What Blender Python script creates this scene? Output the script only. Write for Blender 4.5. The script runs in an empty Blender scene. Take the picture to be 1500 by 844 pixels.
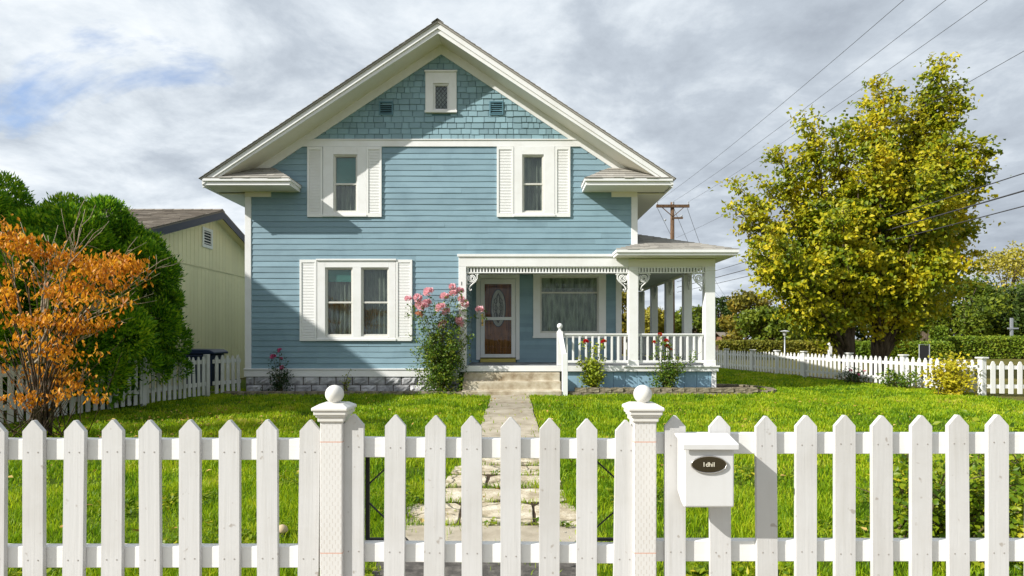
import bpy, math, random
import numpy as np
from mathutils import Vector, Matrix

random.seed(7)
RNG = np.random.default_rng(11)
S = bpy.context.scene
COL = S.collection
PI = math.pi
EYE = 1.33          # camera height
FPX = 850.0         # focal length in photo pixels (photo 1500 wide)

# ------------------------------------------------------------------ helpers
class MB:
    def __init__(s):
        s.v = []; s.f = []; s.m = []
    def add(s, vs, fs, mat=0):
        b = len(s.v)
        s.v.extend([tuple(p) for p in vs])
        for f in fs:
            s.f.append(tuple(b + i for i in f)); s.m.append(mat)
    def box(s, x0, x1, y0, y1, z0, z1, mat=0):
        if x0 > x1: x0, x1 = x1, x0
        if y0 > y1: y0, y1 = y1, y0
        if z0 > z1: z0, z1 = z1, z0
        s.add([(x0,y0,z0),(x1,y0,z0),(x1,y1,z0),(x0,y1,z0),(x0,y0,z1),(x1,y0,z1),(x1,y1,z1),(x0,y1,z1)],
              [(0,3,2,1),(4,5,6,7),(0,1,5,4),(1,2,6,5),(2,3,7,6),(3,0,4,7)], mat)
    def poly(s, pts, mat=0):
        s.add(pts, [tuple(range(len(pts)))], mat)
    def prism(s, pts, vec, mat=0):
        n = len(pts); v = Vector(vec)
        a = [Vector(p) for p in pts]; b = [p + v for p in a]
        fs = [tuple(reversed(range(n))), tuple(range(n, 2*n))]
        fs += [(i, (i+1) % n, n + (i+1) % n, n + i) for i in range(n)]
        s.add(a + b, fs, mat)
    def obox(s, c, ax, ay, az, mat=0):
        c, ax, ay, az = Vector(c), Vector(ax), Vector(ay), Vector(az)
        vs = [c + sx*ax + sy*ay + sz*az for sz in (-1,1) for sx, sy in ((-1,-1),(1,-1),(1,1),(-1,1))]
        s.add(vs, [(0,3,2,1),(4,5,6,7),(0,1,5,4),(1,2,6,5),(2,3,7,6),(3,0,4,7)], mat)
    def beam(s, p, q, w, h, mat=0):
        p, q = Vector(p), Vector(q); d = (q-p)
        L = d.length; d.normalize()
        side = d.cross(Vector((0,0,1)))
        if side.length < 1e-4: side = Vector((1,0,0))
        side.normalize(); up = side.cross(d)
        s.obox((p+q)/2, d*L/2, side*w/2, up*h/2, mat)
    def tube(s, pts, rad, n=8, mat=0, cap=True):
        pts = [Vector(p) for p in pts]
        if not hasattr(rad, '__len__'): rad = [rad]*len(pts)
        b = len(s.v); prev = None
        for i, p in enumerate(pts):
            t = (pts[min(i+1, len(pts)-1)] - pts[max(i-1, 0)])
            if t.length < 1e-9: t = Vector((0,0,1))
            t.normalize()
            if prev is None:
                u = t.cross(Vector((0.31,0.77,0.55)))
                if u.length < 1e-3: u = t.cross(Vector((1,0,0)))
            else:
                u = prev - t*prev.dot(t)
            u.normalize(); prev = u; w = t.cross(u)
            for k in range(n):
                a = 2*PI*k/n
                s.v.append(tuple(p + (u*math.cos(a) + w*math.sin(a))*rad[i]))
        for i in range(len(pts)-1):
            for k in range(n):
                s.f.append((b+i*n+k, b+i*n+(k+1) % n, b+(i+1)*n+(k+1) % n, b+(i+1)*n+k)); s.m.append(mat)
        if cap:
            s.f.append(tuple(b+k for k in reversed(range(n)))); s.m.append(mat)
            e = b+(len(pts)-1)*n
            s.f.append(tuple(e+k for k in range(n))); s.m.append(mat)
    def lathe(s, prof, c, n=24, mat=0):
        b = len(s.v)
        for r, z in prof:
            for k in range(n):
                a = 2*PI*k/n
                s.v.append((c[0]+r*math.cos(a), c[1]+r*math.sin(a), c[2]+z))
        for i in range(len(prof)-1):
            for k in range(n):
                s.f.append((b+i*n+k, b+i*n+(k+1) % n, b+(i+1)*n+(k+1) % n, b+(i+1)*n+k)); s.m.append(mat)
        s.f.append(tuple(b+k for k in reversed(range(n)))); s.m.append(mat)
        e = b+(len(prof)-1)*n
        s.f.append(tuple(e+k for k in range(n))); s.m.append(mat)
    def ball(s, c, r, n=20, mat=0, sq=1.0):
        k = max(6, n//2)
        s.lathe([(max(r*math.sin(PI*i/k), 1e-4), -r*sq*math.cos(PI*i/k)) for i in range(k+1)], c, n, mat)
    def build(s, name, mats, parent=None, smooth=False, bevel=0, origin=None, segs=1):
        return link_mesh(name, np.array(s.v, dtype=np.float64), s.f, mats, parent, smooth, bevel, origin, s.m, segs)

WL = {}      # world location of every object made here
def link_mesh(name, V, F, mats, parent=None, smooth=False, bevel=0, origin=None, midx=None, segs=1):
    if origin is None:
        lo = V.min(0); hi = V.max(0)
        origin = ((lo[0]+hi[0])/2, (lo[1]+hi[1])/2, lo[2])
    o3 = np.array(origin, dtype=np.float64)
    me = bpy.data.meshes.new(name)
    W = (V - o3)
    if isinstance(F, np.ndarray):
        n, k = F.shape
        me.vertices.add(len(W)); me.vertices.foreach_set('co', W.astype(np.float32).ravel())
        me.loops.add(n*k); me.loops.foreach_set('vertex_index', F.astype(np.int32).ravel())
        me.polygons.add(n)
        me.polygons.foreach_set('loop_start', np.arange(0, n*k, k, dtype=np.int32))
        me.polygons.foreach_set('loop_total', np.full(n, k, dtype=np.int32))
        me.update(calc_edges=True)
    else:
        me.from_pydata([tuple(p) for p in W], [], F)
        me.update()
    if not isinstance(mats, (list, tuple)): mats = [mats]
    for m in mats: me.materials.append(m)
    if midx is not None and len(mats) > 1:
        me.polygons.foreach_set('material_index', np.array(midx, dtype=np.int32))
    if smooth:
        me.polygons.foreach_set('use_smooth', np.ones(len(me.polygons), dtype=bool))
    ob = bpy.data.objects.new(name, me); COL.objects.link(ob)
    return place(ob, origin, parent, bevel, segs)

def place(ob, origin, parent, bevel=0, segs=1):
    o = Vector(origin)
    if parent is not None:
        ob.parent = parent; ob.location = o - WL[parent]
    else:
        ob.location = o
    WL[ob] = o
    if bevel:
        b = ob.modifiers.new('bevel', 'BEVEL'); b.width = bevel; b.segments = segs
        b.limit_method = 'ANGLE'; b.angle_limit = math.radians(40)
    return ob

def thing(name, loc, label, cat, group=None):
    e = bpy.data.objects.new(name, None); e.empty_display_size = .2
    COL.objects.link(e); e.location = loc; WL[e] = Vector(loc)
    tag(e, label, cat, group); return e
def tag(o, label=None, cat=None, group=None, kind=None):
    if label: o['label'] = label
    if cat: o['category'] = cat
    if group: o['group'] = group
    if kind: o['kind'] = kind
    return o
def dup(o, parent, wloc, rot=None):
    c = o.copy(); COL.objects.link(c); c.parent = parent
    w = Vector(wloc)
    c.location = w - WL[parent] if parent is not None else w
    WL[c] = w
    if rot is not None: c.rotation_euler = rot
    return c
def dup_tree(o, parent, wloc, rot=None):
    c = dup(o, parent, wloc, rot)
    for ch in [k for k in bpy.data.objects if k.parent == o]:
        d = ch.copy(); COL.objects.link(d); d.parent = c; WL[d] = WL[c] + ch.location
    return c
def at(x, y, D):      # photo measurement at distance D -> metres
    return Vector(((x-750)*D/FPX, D, EYE + (496-y)*D/FPX))

# ------------------------------------------------------------------ materials
def srgb(r, g, b):
    f = lambda c: (c/255/12.92) if c/255 <= .04045 else ((c/255+.055)/1.055)**2.4
    return (f(r), f(g), f(b), 1)
class NT:
    def __init__(s, name):
        s.mat = bpy.data.materials.new(name); s.mat.use_nodes = True
        s.t = s.mat.node_tree; s.t.nodes.clear()
        s.out = s.n('ShaderNodeOutputMaterial')
    def n(s, ty, **kw):
        nd = s.t.nodes.new(ty)
        for k, v in kw.items():
            if k.startswith('i_'):
                nd.inputs[int(k[2:])].default_value = v
            else: setattr(nd, k, v)
        return nd
    def l(s, a, b): s.t.links.new(a, b)
    def surf(s, sock): s.l(sock, s.out.inputs['Surface'])
    def math(s, op, a, b=None, c=None):
        nd = s.n('ShaderNodeMath', operation=op)
        for i, v in enumerate((a, b, c)):
            if v is None: continue
            if isinstance(v, (int, float)): nd.inputs[i].default_value = v
            else: s.l(v, nd.inputs[i])
        return nd.outputs[0]
    def coords(s, kind='Object', rnd=True, scale=(1,1,1)):
        tc = s.n('ShaderNodeTexCoord'); v = tc.outputs[kind]
        mp = s.n('ShaderNodeMapping'); mp.inputs['Scale'].default_value = scale
        s.l(v, mp.inputs['Vector'])
        if rnd:
            oi = s.n('ShaderNodeObjectInfo')
            cb = s.n('ShaderNodeCombineXYZ')
            for i in range(3): s.l(s.math('MULTIPLY', oi.outputs['Random'], 37.0*(i+1)), cb.inputs[i])
            s.l(cb.outputs[0], mp.inputs['Location'])
        return mp.outputs[0]
    def noise(s, vec, scale, detail=4, rough=.55):
        nd = s.n('ShaderNodeTexNoise'); nd.inputs['Scale'].default_value = scale
        nd.inputs['Detail'].default_value = detail; nd.inputs['Roughness'].default_value = rough
        if vec is not None: s.l(vec, nd.inputs['Vector'])
        return nd.outputs['Fac']
    def ramp(s, fac, stops, interp='LINEAR'):
        nd = s.n('ShaderNodeValToRGB'); cr = nd.color_ramp; cr.interpolation = interp
        while len(cr.elements) < len(stops): cr.elements.new(.5)
        for e, (p, c) in zip(cr.elements, stops):
            e.position = p; e.color = c if len(c) == 4 else (*c, 1)
        s.l(fac, nd.inputs['Fac']); return nd.outputs['Color']
    def mix(s, fac, a, b, blend='MIX'):
        nd = s.n('ShaderNodeMix', data_type='RGBA', blend_type=blend)
        if isinstance(fac, (int, float)): nd.inputs[0].default_value = fac
        else: s.l(fac, nd.inputs[0])
        for i, v in ((6, a), (7, b)):
            if isinstance(v, tuple): nd.inputs[i].default_value = v if len(v) == 4 else (*v, 1)
            else: s.l(v, nd.inputs[i])
        return nd.outputs[2]
    def bump(s, h, strength=.3, dist=.01):
        nd = s.n('ShaderNodeBump'); nd.inputs['Strength'].default_value = strength
        nd.inputs['Distance'].default_value = dist; s.l(h, nd.inputs['Height']); return nd.outputs[0]
    def bsdf(s, col, rough=.6, metal=0, normal=None, spec=None):
        b = s.n('ShaderNodeBsdfPrincipled')
        if isinstance(col, tuple): b.inputs['Base Color'].default_value = col if len(col) == 4 else (*col, 1)
        else: s.l(col, b.inputs['Base Color'])
        if isinstance(rough, (int, float)): b.inputs['Roughness'].default_value = rough
        else: s.l(rough, b.inputs['Roughness'])
        b.inputs['Metallic'].default_value = metal
        if spec is not None: b.inputs['Specular IOR Level'].default_value = spec
        if normal is not None: s.l(normal, b.inputs['Normal'])
        return b.outputs[0]

def painted(name, col, dirt=(.5,.48,.42), amount=.25, rough=.5, grain=(30,30,1.5), bump=.15, island=0.0, spots=0.0):
    t = NT(name); v = t.coords('Object')
    big = t.noise(v, 1.7, 5, .65)
    vg = t.coords('Object', True, grain)
    g = t.noise(vg, 1.0, 4, .6)
    f = t.math('MULTIPLY', t.ramp(big, [(.45,(0,0,0)),(.75,(1,1,1))]), amount)
    c = t.mix(f, (*col, 1), (*[a*b for a, b in zip(col, dirt)], 1))
    c = t.mix(t.math('MULTIPLY', t.ramp(g, [(.55,(0,0,0)),(.8,(1,1,1))]), amount*.7), c, (*[a*b for a, b in zip(col, dirt)], 1))
    if spots:
        sp = t.noise(v, 26, 2, .5)
        c = t.mix(t.math('MULTIPLY', t.ramp(sp, [(.70,(0,0,0)),(.76,(1,1,1))]), spots), c, (.25,.2,.15,1))
    if island:
        gi = t.n('ShaderNodeNewGeometry')
        k = t.math('ADD', t.math('MULTIPLY', gi.outputs['Random Per Island'], island*2), 1-island)
        hsv = t.n('ShaderNodeHueSaturation'); t.l(k, hsv.inputs['Value']); t.l(c, hsv.inputs['Color'])
        c = hsv.outputs['Color']
    nb = t.bump(t.math('ADD', g, t.math('MULTIPLY', big, .6)), bump, .004)
    t.surf(t.bsdf(c, rough, 0, nb, .35)); return t.mat

def foliage(name, stops, trans=.35, rough=.5, nscale=.6, namt=.35, broad=0):
    t = NT(name); gi = t.n('ShaderNodeNewGeometry')
    v = t.coords('Object', False)
    k = t.math('ADD', t.math('MULTIPLY', gi.outputs['Random Per Island'], 1-namt),
               t.math('MULTIPLY', t.ramp(t.noise(v, nscale, 3), [(.3,(0,0,0)),(.7,(1,1,1))]), namt))
    if broad: k = t.math('ADD', k, t.math('MULTIPLY', t.math('SUBTRACT', t.noise(v, .38, 4, .65), .5), broad))
    c = t.ramp(k, stops)
    b = t.bsdf(c, rough, 0, None, .25)
    tr = t.n('ShaderNodeBsdfTranslucent'); t.l(c, tr.inputs['Color'])
    mx = t.n('ShaderNodeMixShader'); mx.inputs[0].default_value = trans
    t.l(b, mx.inputs[1]); t.l(tr.outputs[0], mx.inputs[2]); t.surf(mx.outputs[0]); return t.mat

M = {}
M['white'] = painted('white_trim_paint', (.80,.80,.79), (.72,.68,.6), .3, .45, (6,6,6), .12)
M['rail'] = painted('white_rail_paint', (.76,.755,.74), (.7,.66,.6), .3, .5, (2.2,55,55), .2)
M['fence'] = painted('white_fence_paint', (.585,.58,.575), (.66,.62,.55), .42, .55, (55,55,2.2), .3, spots=.55)
M['oldfence'] = painted('weathered_white_paint', (.58,.58,.54), (.5,.5,.4), .6, .7, (40,40,2), .3)
M['farfence'] = painted('white_fence_paint_clean', (.70,.70,.68), (.8,.77,.7), .3, .5, (30,30,2), .15)
M['shutter'] = painted('white_shutter_paint', (.82,.82,.80), (.8,.78,.72), .2, .45, (8,8,8), .05)
M['blue'] = painted('blue_clapboard_paint', (.222,.338,.398), (.72,.75,.77), .7, .55, (1.4,20,40), .3, island=.10)
M['blueshingle'] = painted('blue_shingle_paint', (.225,.35,.395), (.7,.75,.78), .5, .6, (45,45,3), .35, island=.16)
M['blueskirt'] = painted('blue_skirt_paint', (.25,.40,.50), (.7,.75,.8), .45, .6, (30,30,2), .2, island=.06)
M['cream'] = painted('cream_soffit_paint', (.80,.77,.68), (.85,.82,.75), .25, .6, (3,3,3), .06)
M['ceiling'] = painted('grey_porch_ceiling_paint', (.46,.48,.48), (.8,.8,.8), .3, .6, (2,30,30), .1)
M['floor'] = painted('grey_porch_floor_paint', (.24,.25,.26), (.7,.7,.7), .5, .5, (3,20,20), .1)
M['yellow'] = painted('pale_yellow_siding_paint', (.86,.75,.43), (.85,.82,.75), .3, .6, (30,30,2), .2, island=.03)
M['darkfascia'] = painted('dark_fascia_paint', (.035,.04,.055), (.7,.7,.7), .3, .5)
M['vent'] = painted('blue_vent_paint', (.10,.21,.26), (.7,.7,.7), .3, .5)
M['darkhole'] = painted('dark_interior', (.012,.014,.016), (.7,.7,.7), .1, .8)  # near-black colour standing in for the darkness of unlit interiors
M['sash'] = painted('pale_sash_paint', (.66,.65,.60), (.75,.72,.65), .4, .45, (6,6,6), .1)
M['ball'] = painted('cream_white_ball_paint', (.70,.685,.65), (.8,.76,.68), .25, .4, (3,3,3), .05)
M['binblue'] = painted('dark_blue_plastic', (.025,.04,.085), (.6,.6,.6), .3, .4)
M['mailbox'] = painted('white_enamel', (.64,.64,.64), (.80,.77,.72), .35, .3, (14,14,1.2), .05)
M['black'] = painted('black_steel', (.02,.02,.022), (1.6,1.2,1), .3, .45)

def mat_simple(name, col, rough, metal=0, spec=None):
    t = NT(name); v = t.coords('Object')
    n = t.noise(v, 9, 3)
    c = t.mix(t.math('MULTIPLY', n, .35), (*col, 1), (*[k*.6 for k in col], 1))
    t.surf(t.bsdf(c, rough, metal, None, spec)); return t.mat
M['brass'] = mat_simple('brass', (.62,.43,.14), .3, 1)
M['pewter'] = mat_simple('pewter_plaque', (.16,.135,.11), .24, .9)
M['plaquerim'] = mat_simple('bright_plaque_rim', (.72,.69,.66), .25, 1)
M['ivory'] = mat_simple('ivory_lettering', (.80,.76,.62), .5)
M['nail'] = mat_simple('nail_head', (.36,.33,.30), .6)
M['wire'] = mat_simple('wire_black', (.05,.05,.058), .6)
M['insul'] = mat_simple('insulator', (.4,.42,.45), .3)
M['steel'] = mat_simple('galvanised_steel', (.45,.47,.5), .45, .6)
M['lampglass'] = mat_simple('frosted_lamp_glass', (.45,.46,.45), .5)
M['yellowsill'] = mat_simple('yellow_threshold', (.55,.46,.10), .5)
M['teal'] = mat_simple('teal_blind', (.10,.36,.33), .8)

def bark(name, c1, c2, sc=9):
    t = NT(name); v = t.coords('Object', True, (1,1,.22))
    n = t.noise(v, sc, 6, .65); n2 = t.noise(v, sc*4, 3)
    c = t.ramp(n, [(.32,c1),(.68,c2)])
    t.surf(t.bsdf(c, .85, 0, t.bump(t.math('ADD', n, t.math('MULTIPLY', n2, .3)), .8, .03), .1)); return t.mat
M['bark'] = bark('tree_bark', (.035,.026,.018), (.13,.10,.068))
M['palebark'] = bark('pale_twig_bark', (.22,.17,.11), (.50,.42,.32), 14)
M['twig'] = bark('brown_twig_bark', (.045,.032,.022), (.16,.12,.085), 14)
M['stem'] = bark('rose_stem', (.05,.07,.02), (.16,.12,.06), 20)
M['polewood'] = bark('pole_wood', (.06,.035,.022), (.20,.125,.075), 12)

def door_wood():
    t = NT('red_brown_door_wood'); v = t.coords('Object', True, (9,9,.7))
    n = t.noise(v, 2.2, 6, .65)
    c = t.ramp(n, [(.3,(.085,.028,.006)),(.55,(.23,.085,.016)),(.75,(.34,.145,.032))])
    t.surf(t.bsdf(c, .55, 0, t.bump(n, .15, .003), .15)); return t.mat
M['door'] = door_wood()

def glass(name, tint, refl):
    t = NT(name)
    tr = t.n('ShaderNodeBsdfTransparent'); tr.inputs[0].default_value = (*tint, 1)
    gl = t.n('ShaderNodeBsdfGlossy'); gl.inputs['Roughness'].default_value = .02
    gl.inputs['Color'].default_value = (.9,.95,1,1)
    lw = t.n('ShaderNodeLayerWeight'); lw.inputs[0].default_value = .35
    v = t.coords('Object'); n = t.noise(v, 1.4, 2)
    nb = t.bump(n, .12, .02); t.l(nb, gl.inputs['Normal'])
    f = t.math('ADD', t.math('MULTIPLY', lw.outputs['Fresnel'], .35), refl)
    mx = t.n('ShaderNodeMixShader'); t.l(f, mx.inputs[0]); t.l(tr.outputs[0], mx.inputs[1]); t.l(gl.outputs[0], mx.inputs[2])
    t.surf(mx.outputs[0]); return t.mat
M['glass'] = glass('window_glass', (.78,.82,.79), .03)
M['darkglass'] = glass('porch_window_glass', (.80,.84,.80), .012)
M['doorglass'] = glass('storm_door_glass', (.96,.96,.96), .0)

def lace(name, c1, c2):
    t = NT(name); v = t.coords('Object', True, (1,1,.22))
    vo = t.n('ShaderNodeTexVoronoi'); vo.inputs['Scale'].default_value = 9; t.l(v, vo.inputs['Vector'])
    n = t.noise(v, 14, 5, .7); n2 = t.noise(v, 60, 2)
    k = t.math('ADD', t.math('MULTIPLY', n, .7), t.math('MULTIPLY', vo.outputs['Distance'], .5))
    c = t.mix(t.math('MULTIPLY', n2, .4), t.ramp(k, [(.35,c1),(.75,c2)]), (*[x*.4 for x in c1], 1))
    b = t.bsdf(c, .9, 0, None, .05)
    t.surf(b); return t.mat
M['lace'] = lace('lace_curtain', (.20,.205,.185), (.44,.44,.39))
M['palelace'] = lace('pale_lace_curtain', (.22,.23,.20), (.78,.79,.72))  # paler lace, hung in the porch and attic windows
M['leaded'] = lace('frosted_leaded_glass', (.22,.23,.20), (.62,.63,.56))

def shingle(name, c1, c2, c3):
    t = NT(name); v = t.coords('Object', False)
    gi = t.n('ShaderNodeNewGeometry')
    n = t.noise(v, 90, 3, .7); n2 = t.noise(v, 3, 4)
    c = t.ramp(gi.outputs['Random Per Island'], [(0,c1),(.5,c2),(1,c3)])
    c = t.mix(t.math('MULTIPLY', n, .5), c, (*[x*.45 for x in c2], 1))
    c = t.mix(t.math('MULTIPLY', n2, .4), c, (*[x*.7 for x in c2], 1))
    t.surf(t.bsdf(c, .9, 0, t.bump(n, .5, .006), .1)); return t.mat
M['roof'] = shingle('grey_roof_shingle', (.28,.265,.24), (.40,.38,.34), (.52,.49,.44))
M['brownroof'] = shingle('brown_roof_shingle', (.15,.13,.11), (.23,.20,.165), (.33,.29,.245))

def concrete(name, c1, c2, c3, sc=3.0, b=.5):
    t = NT(name); v = t.coords('Object', False)
    n = t.noise(v, sc, 6, .65); n2 = t.noise(v, sc*18, 4, .7)
    gi = t.n('ShaderNodeNewGeometry')
    c = t.ramp(n, [(.32,c1),(.5,c2),(.7,c3)])
    c = t.mix(t.math('MULTIPLY', n2, .45), c, (*[x*.55 for x in c2], 1))
    hs = t.n('ShaderNodeHueSaturation'); t.l(c, hs.inputs['Color'])
    t.l(t.math('ADD', t.math('MULTIPLY', gi.outputs['Random Per Island'], .3), .85), hs.inputs['Value'])
    t.surf(t.bsdf(hs.outputs[0], .9, 0, t.bump(t.math('ADD', n2, n), b, .008), .15)); return t.mat
M['concrete'] = concrete('tan_concrete', (.26,.22,.16), (.40,.35,.27), (.52,.47,.38))
M['steps'] = concrete('stained_step_concrete', (.26,.19,.11), (.52,.45,.33), (.72,.67,.55), 3)
def cracked(name):
    t = NT(name); v = t.coords('Object', False)
    n = t.noise(v, 5, 6, .7); n2 = t.noise(v, 60, 4, .7)
    vo = t.n('ShaderNodeTexVoronoi', feature='DISTANCE_TO_EDGE'); vo.inputs['Scale'].default_value = 2.3
    ad = t.n('ShaderNodeMix', data_type='RGBA'); ad.inputs[0].default_value = .12
    nn = t.n('ShaderNodeTexNoise'); nn.inputs['Scale'].default_value = 6; t.l(v, nn.inputs['Vector']); t.l(v, ad.inputs[6]); t.l(nn.outputs['Color'], ad.inputs[7]); t.l(ad.outputs[2], vo.inputs['Vector'])
    c = t.ramp(n, [(.3,(.20,.155,.095)),(.48,(.50,.43,.31)),(.66,(.74,.68,.55))])
    c = t.mix(t.math('MULTIPLY', t.ramp(n2, [(.45,(0,0,0)),(.7,(1,1,1))]), .55), c, (.20,.16,.11,1))
    cr = t.ramp(vo.outputs['Distance'], [(0,(1,1,1)),(.028,(0,0,0))])
    c = t.mix(t.math('MULTIPLY', cr, .6), c, (.055,.05,.02,1))
    h = t.math('SUBTRACT', t.math('ADD', n, t.math('MULTIPLY', n2, .5)), cr)
    t.surf(t.bsdf(c, .92, 0, t.bump(h, .9, .012), .1)); return t.mat
M['stone'] = cracked('cracked_path_stone')
M['oldstone'] = concrete('path_flagstone', (.13,.105,.07), (.44,.38,.27), (.68,.62,.50), 4.5, 1.2)
M['asphalt'] = concrete('grey_gravelly_pavement', (.07,.065,.06), (.13,.12,.11), (.26,.24,.21), 14, 1)
M['blockgrey'] = concrete('grey_split_block', (.26,.26,.27), (.48,.48,.49), (.70,.70,.70), 5, .9)
M['edging'] = concrete('mossy_edging_block', (.10,.095,.06), (.26,.22,.15), (.44,.39,.28), 6, .8)
M['soil'] = concrete('garden_soil', (.03,.02,.013), (.065,.045,.028), (.11,.08,.05), 8, 1)
M['brick'] = concrete('brown_brick', (.16,.08,.05), (.26,.14,.09), (.33,.2,.14), 6)
M['farwhite'] = painted('white_far_wall', (.75,.75,.74), (.8,.8,.8), .2, .6)

def ground_mat(name, stops, sc=.35):
    t = NT(name); v = t.coords('Object', False)
    n = t.noise(v, sc, 6, .65); n2 = t.noise(v, 9, 5, .7)
    k = t.math('ADD', t.math('MULTIPLY', n, .6), t.math('MULTIPLY', n2, .4))
    t.surf(t.bsdf(t.ramp(k, stops), .95, 0, t.bump(n2, 1, .05), .05)); return t.mat
M['ground'] = ground_mat('dry_grass_ground', [(.3,(.05,.07,.015)),(.5,(.13,.12,.035)),(.7,(.22,.17,.06))])
M['lawnbase'] = ground_mat('lawn_soil_and_thatch', [(.35,(.045,.075,.008)),(.5,(.08,.125,.010)),(.7,(.15,.16,.02))], .8)
GS = 1.0
M['grass'] = foliage('grass_blades', [(0,(.045,.115,.006)),(.3,(.15,.29,.007)),(.6,(.33,.46,.010)),(.88,(.52,.55,.025)),(1,(.60,.50,.14))], .45, .5, 1.6, .5, 1.1)
M['tree'] = foliage('autumn_green_leaves', [(0,(.04,.085,.006)),(.3,(.16,.22,.008)),(.55,(.38,.37,.012)),(.9,(.68,.54,.02)),(1,(.60,.27,.03))], .36, .45, 1.0, .6)
M['conifer'] = foliage('conifer_sprays', [(0,(.012,.060,.005)),(.35,(.065,.20,.008)),(.7,(.26,.46,.012)),(1,(.52,.60,.03))], .38, .55, 1.2, .35)
M['orange'] = foliage('orange_autumn_leaves', [(0,(.17,.06,.012)),(.3,(.50,.17,.012)),(.7,(.80,.36,.02)),(1,(.88,.58,.10))], .45, .5, 3.0, .5)
M['roseleaf'] = foliage('rose_leaves', [(0,(.025,.065,.010)),(.5,(.09,.17,.012)),(.85,(.24,.29,.02)),(1,(.42,.36,.05))], .3, .4, 2.5, .35)
M['darkrose'] = foliage('dark_rose_leaves', [(0,(.012,.035,.014)),(.6,(.03,.075,.022)),(1,(.09,.10,.03))], .3, .4, 2.5, .35)
M['limerose'] = foliage('lime_rose_leaves', [(0,(.10,.16,.012)),(.5,(.28,.35,.016)),(1,(.52,.50,.05))], .35, .4, 2.5, .35)
M['yellowbush'] = foliage('yellow_bush_leaves', [(0,(.22,.24,.012)),(.5,(.55,.48,.02)),(1,(.75,.60,.05))], .4, .45, 1.5, .35)
M['creeper'] = foliage('creeper_leaves', [(0,(.035,.09,.008)),(.4,(.13,.22,.010)),(.75,(.32,.37,.016)),(.95,(.65,.53,.03)),(1,(.5,.17,.05))], .4, .4, 2.5, .4)
M['hedge'] = foliage('hedge_leaves', [(0,(.06,.12,.010)),(.6,(.17,.25,.016)),(1,(.34,.36,.03))], .3, .5, .5, .4)
M['goldhedge'] = foliage('golden_hedge_leaves', [(0,(.07,.09,.010)),(.6,(.19,.19,.018)),(1,(.36,.29,.03))], .3, .5, .5, .4)
M['bggreen'] = foliage('far_green_leaves', [(0,(.035,.07,.008)),(.5,(.13,.18,.012)),(1,(.30,.32,.025))], .3, .5, .25, .45)
M['bgdark'] = foliage('far_dark_leaves', [(0,(.018,.042,.008)),(.6,(.065,.105,.012)),(1,(.20,.22,.02))], .3, .5, .25, .4)
M['bgyellow'] = foliage('far_yellow_leaves', [(0,(.15,.15,.015)),(.5,(.36,.32,.03)),(1,(.55,.46,.08))], .3, .5, .25, .45)
M['bgorange'] = foliage('far_orange_leaves', [(0,(.08,.09,.012)),(.55,(.22,.19,.02)),(1,(.45,.25,.03))], .3, .5, .25, .45)
M['litter'] = foliage('fallen_leaves', [(0,(.16,.08,.02)),(.5,(.42,.25,.06)),(1,(.62,.48,.16))], .2, .7, 2, .2)
def petal(name, c1, c2, c3): return foliage(name, [(0,c1),(.5,c2),(1,c3)], .3, .5, 20, .2)
M['pink'] = petal('pink_petals', (.80,.36,.42), (.90,.54,.59), (.94,.72,.74))
M['peach'] = petal('peach_petals', (.75,.30,.18), (.85,.50,.32), (.90,.65,.5))
M['magenta'] = petal('magenta_petals', (.50,.05,.17), (.65,.12,.28), (.75,.25,.4))
M['red'] = petal('red_petals', (.42,.008,.018), (.58,.018,.03), (.68,.05,.06))
M['mush'] = mat_simple('tan_mushroom_cap', (.55,.42,.26), .7)

def post_mat():   # pressure-treated post: rows of small incised dashes under thin white paint
    t = NT('incised_post_paint'); tc = t.n('ShaderNodeTexCoord'); sp = t.n('ShaderNodeSeparateXYZ')
    t.l(tc.outputs['Object'], sp.inputs[0])
    u = t.math('ADD', t.math('MULTIPLY', sp.outputs['X'], 92.0), t.math('MULTIPLY', sp.outputs['Y'], 92.0))
    col = t.math('FLOOR', u)
    z = t.math('ADD', t.math('MULTIPLY', sp.outputs['Z'], 30.0), t.math('MULTIPLY', col, .5))
    a = t.math('LESS_THAN', t.math('ABSOLUTE', t.math('SUBTRACT', t.math('FRACT', u), .5)), .13)
    b = t.math('LESS_THAN', t.math('ABSOLUTE', t.math('SUBTRACT', t.math('FRACT', z), .5)), .24)
    d = t.math('MULTIPLY', a, b)
    v = t.coords('Object'); n = t.noise(v, 5, 5)
    c = t.mix(t.math('MULTIPLY', n, .35), (.68,.67,.655,1), (.50,.46,.41,1))
    c = t.mix(t.math('MULTIPLY', d, t.math('MULTIPLY', n, .62)), c, (.40,.34,.27,1))
    for zz in (.925, .49):
        ln = t.math('LESS_THAN', t.math('ABSOLUTE', t.math('SUBTRACT', sp.outputs['Z'], zz)), .0022)
        c = t.mix(t.math('MULTIPLY', ln, .75), c, (.62,.30,.20,1))
    t.surf(t.bsdf(c, .6, 0, t.bump(t.math('MULTIPLY', d, -1), .6, .003), .3)); return t.mat
M['post'] = post_mat()

# ------------------------------------------------------------------ camera, light, sky
cam = bpy.data.cameras.new('camera'); co = bpy.data.objects.new('camera', cam); COL.objects.link(co)
co.location = (0, 0, EYE); co.rotation_euler = (PI/2, 0, 0)
cam.sensor_width = 36; cam.lens = FPX/1500*36; cam.shift_y = (496-422)/1500.0
cam.clip_start = .05; cam.clip_end = 4000
S.camera = co

SD = Vector((2.05, 1.0, -1.5)).normalized()
sun = bpy.data.lights.new('sun', 'SUN'); sun.energy = 5.0; sun.angle = math.radians(.5); sun.color = (1, .965, .90)
so = bpy.data.objects.new('sun', sun); COL.objects.link(so)
so.rotation_euler = SD.to_track_quat('-Z', 'Y').to_euler(); so.location = (-20, -10, 20)

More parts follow.
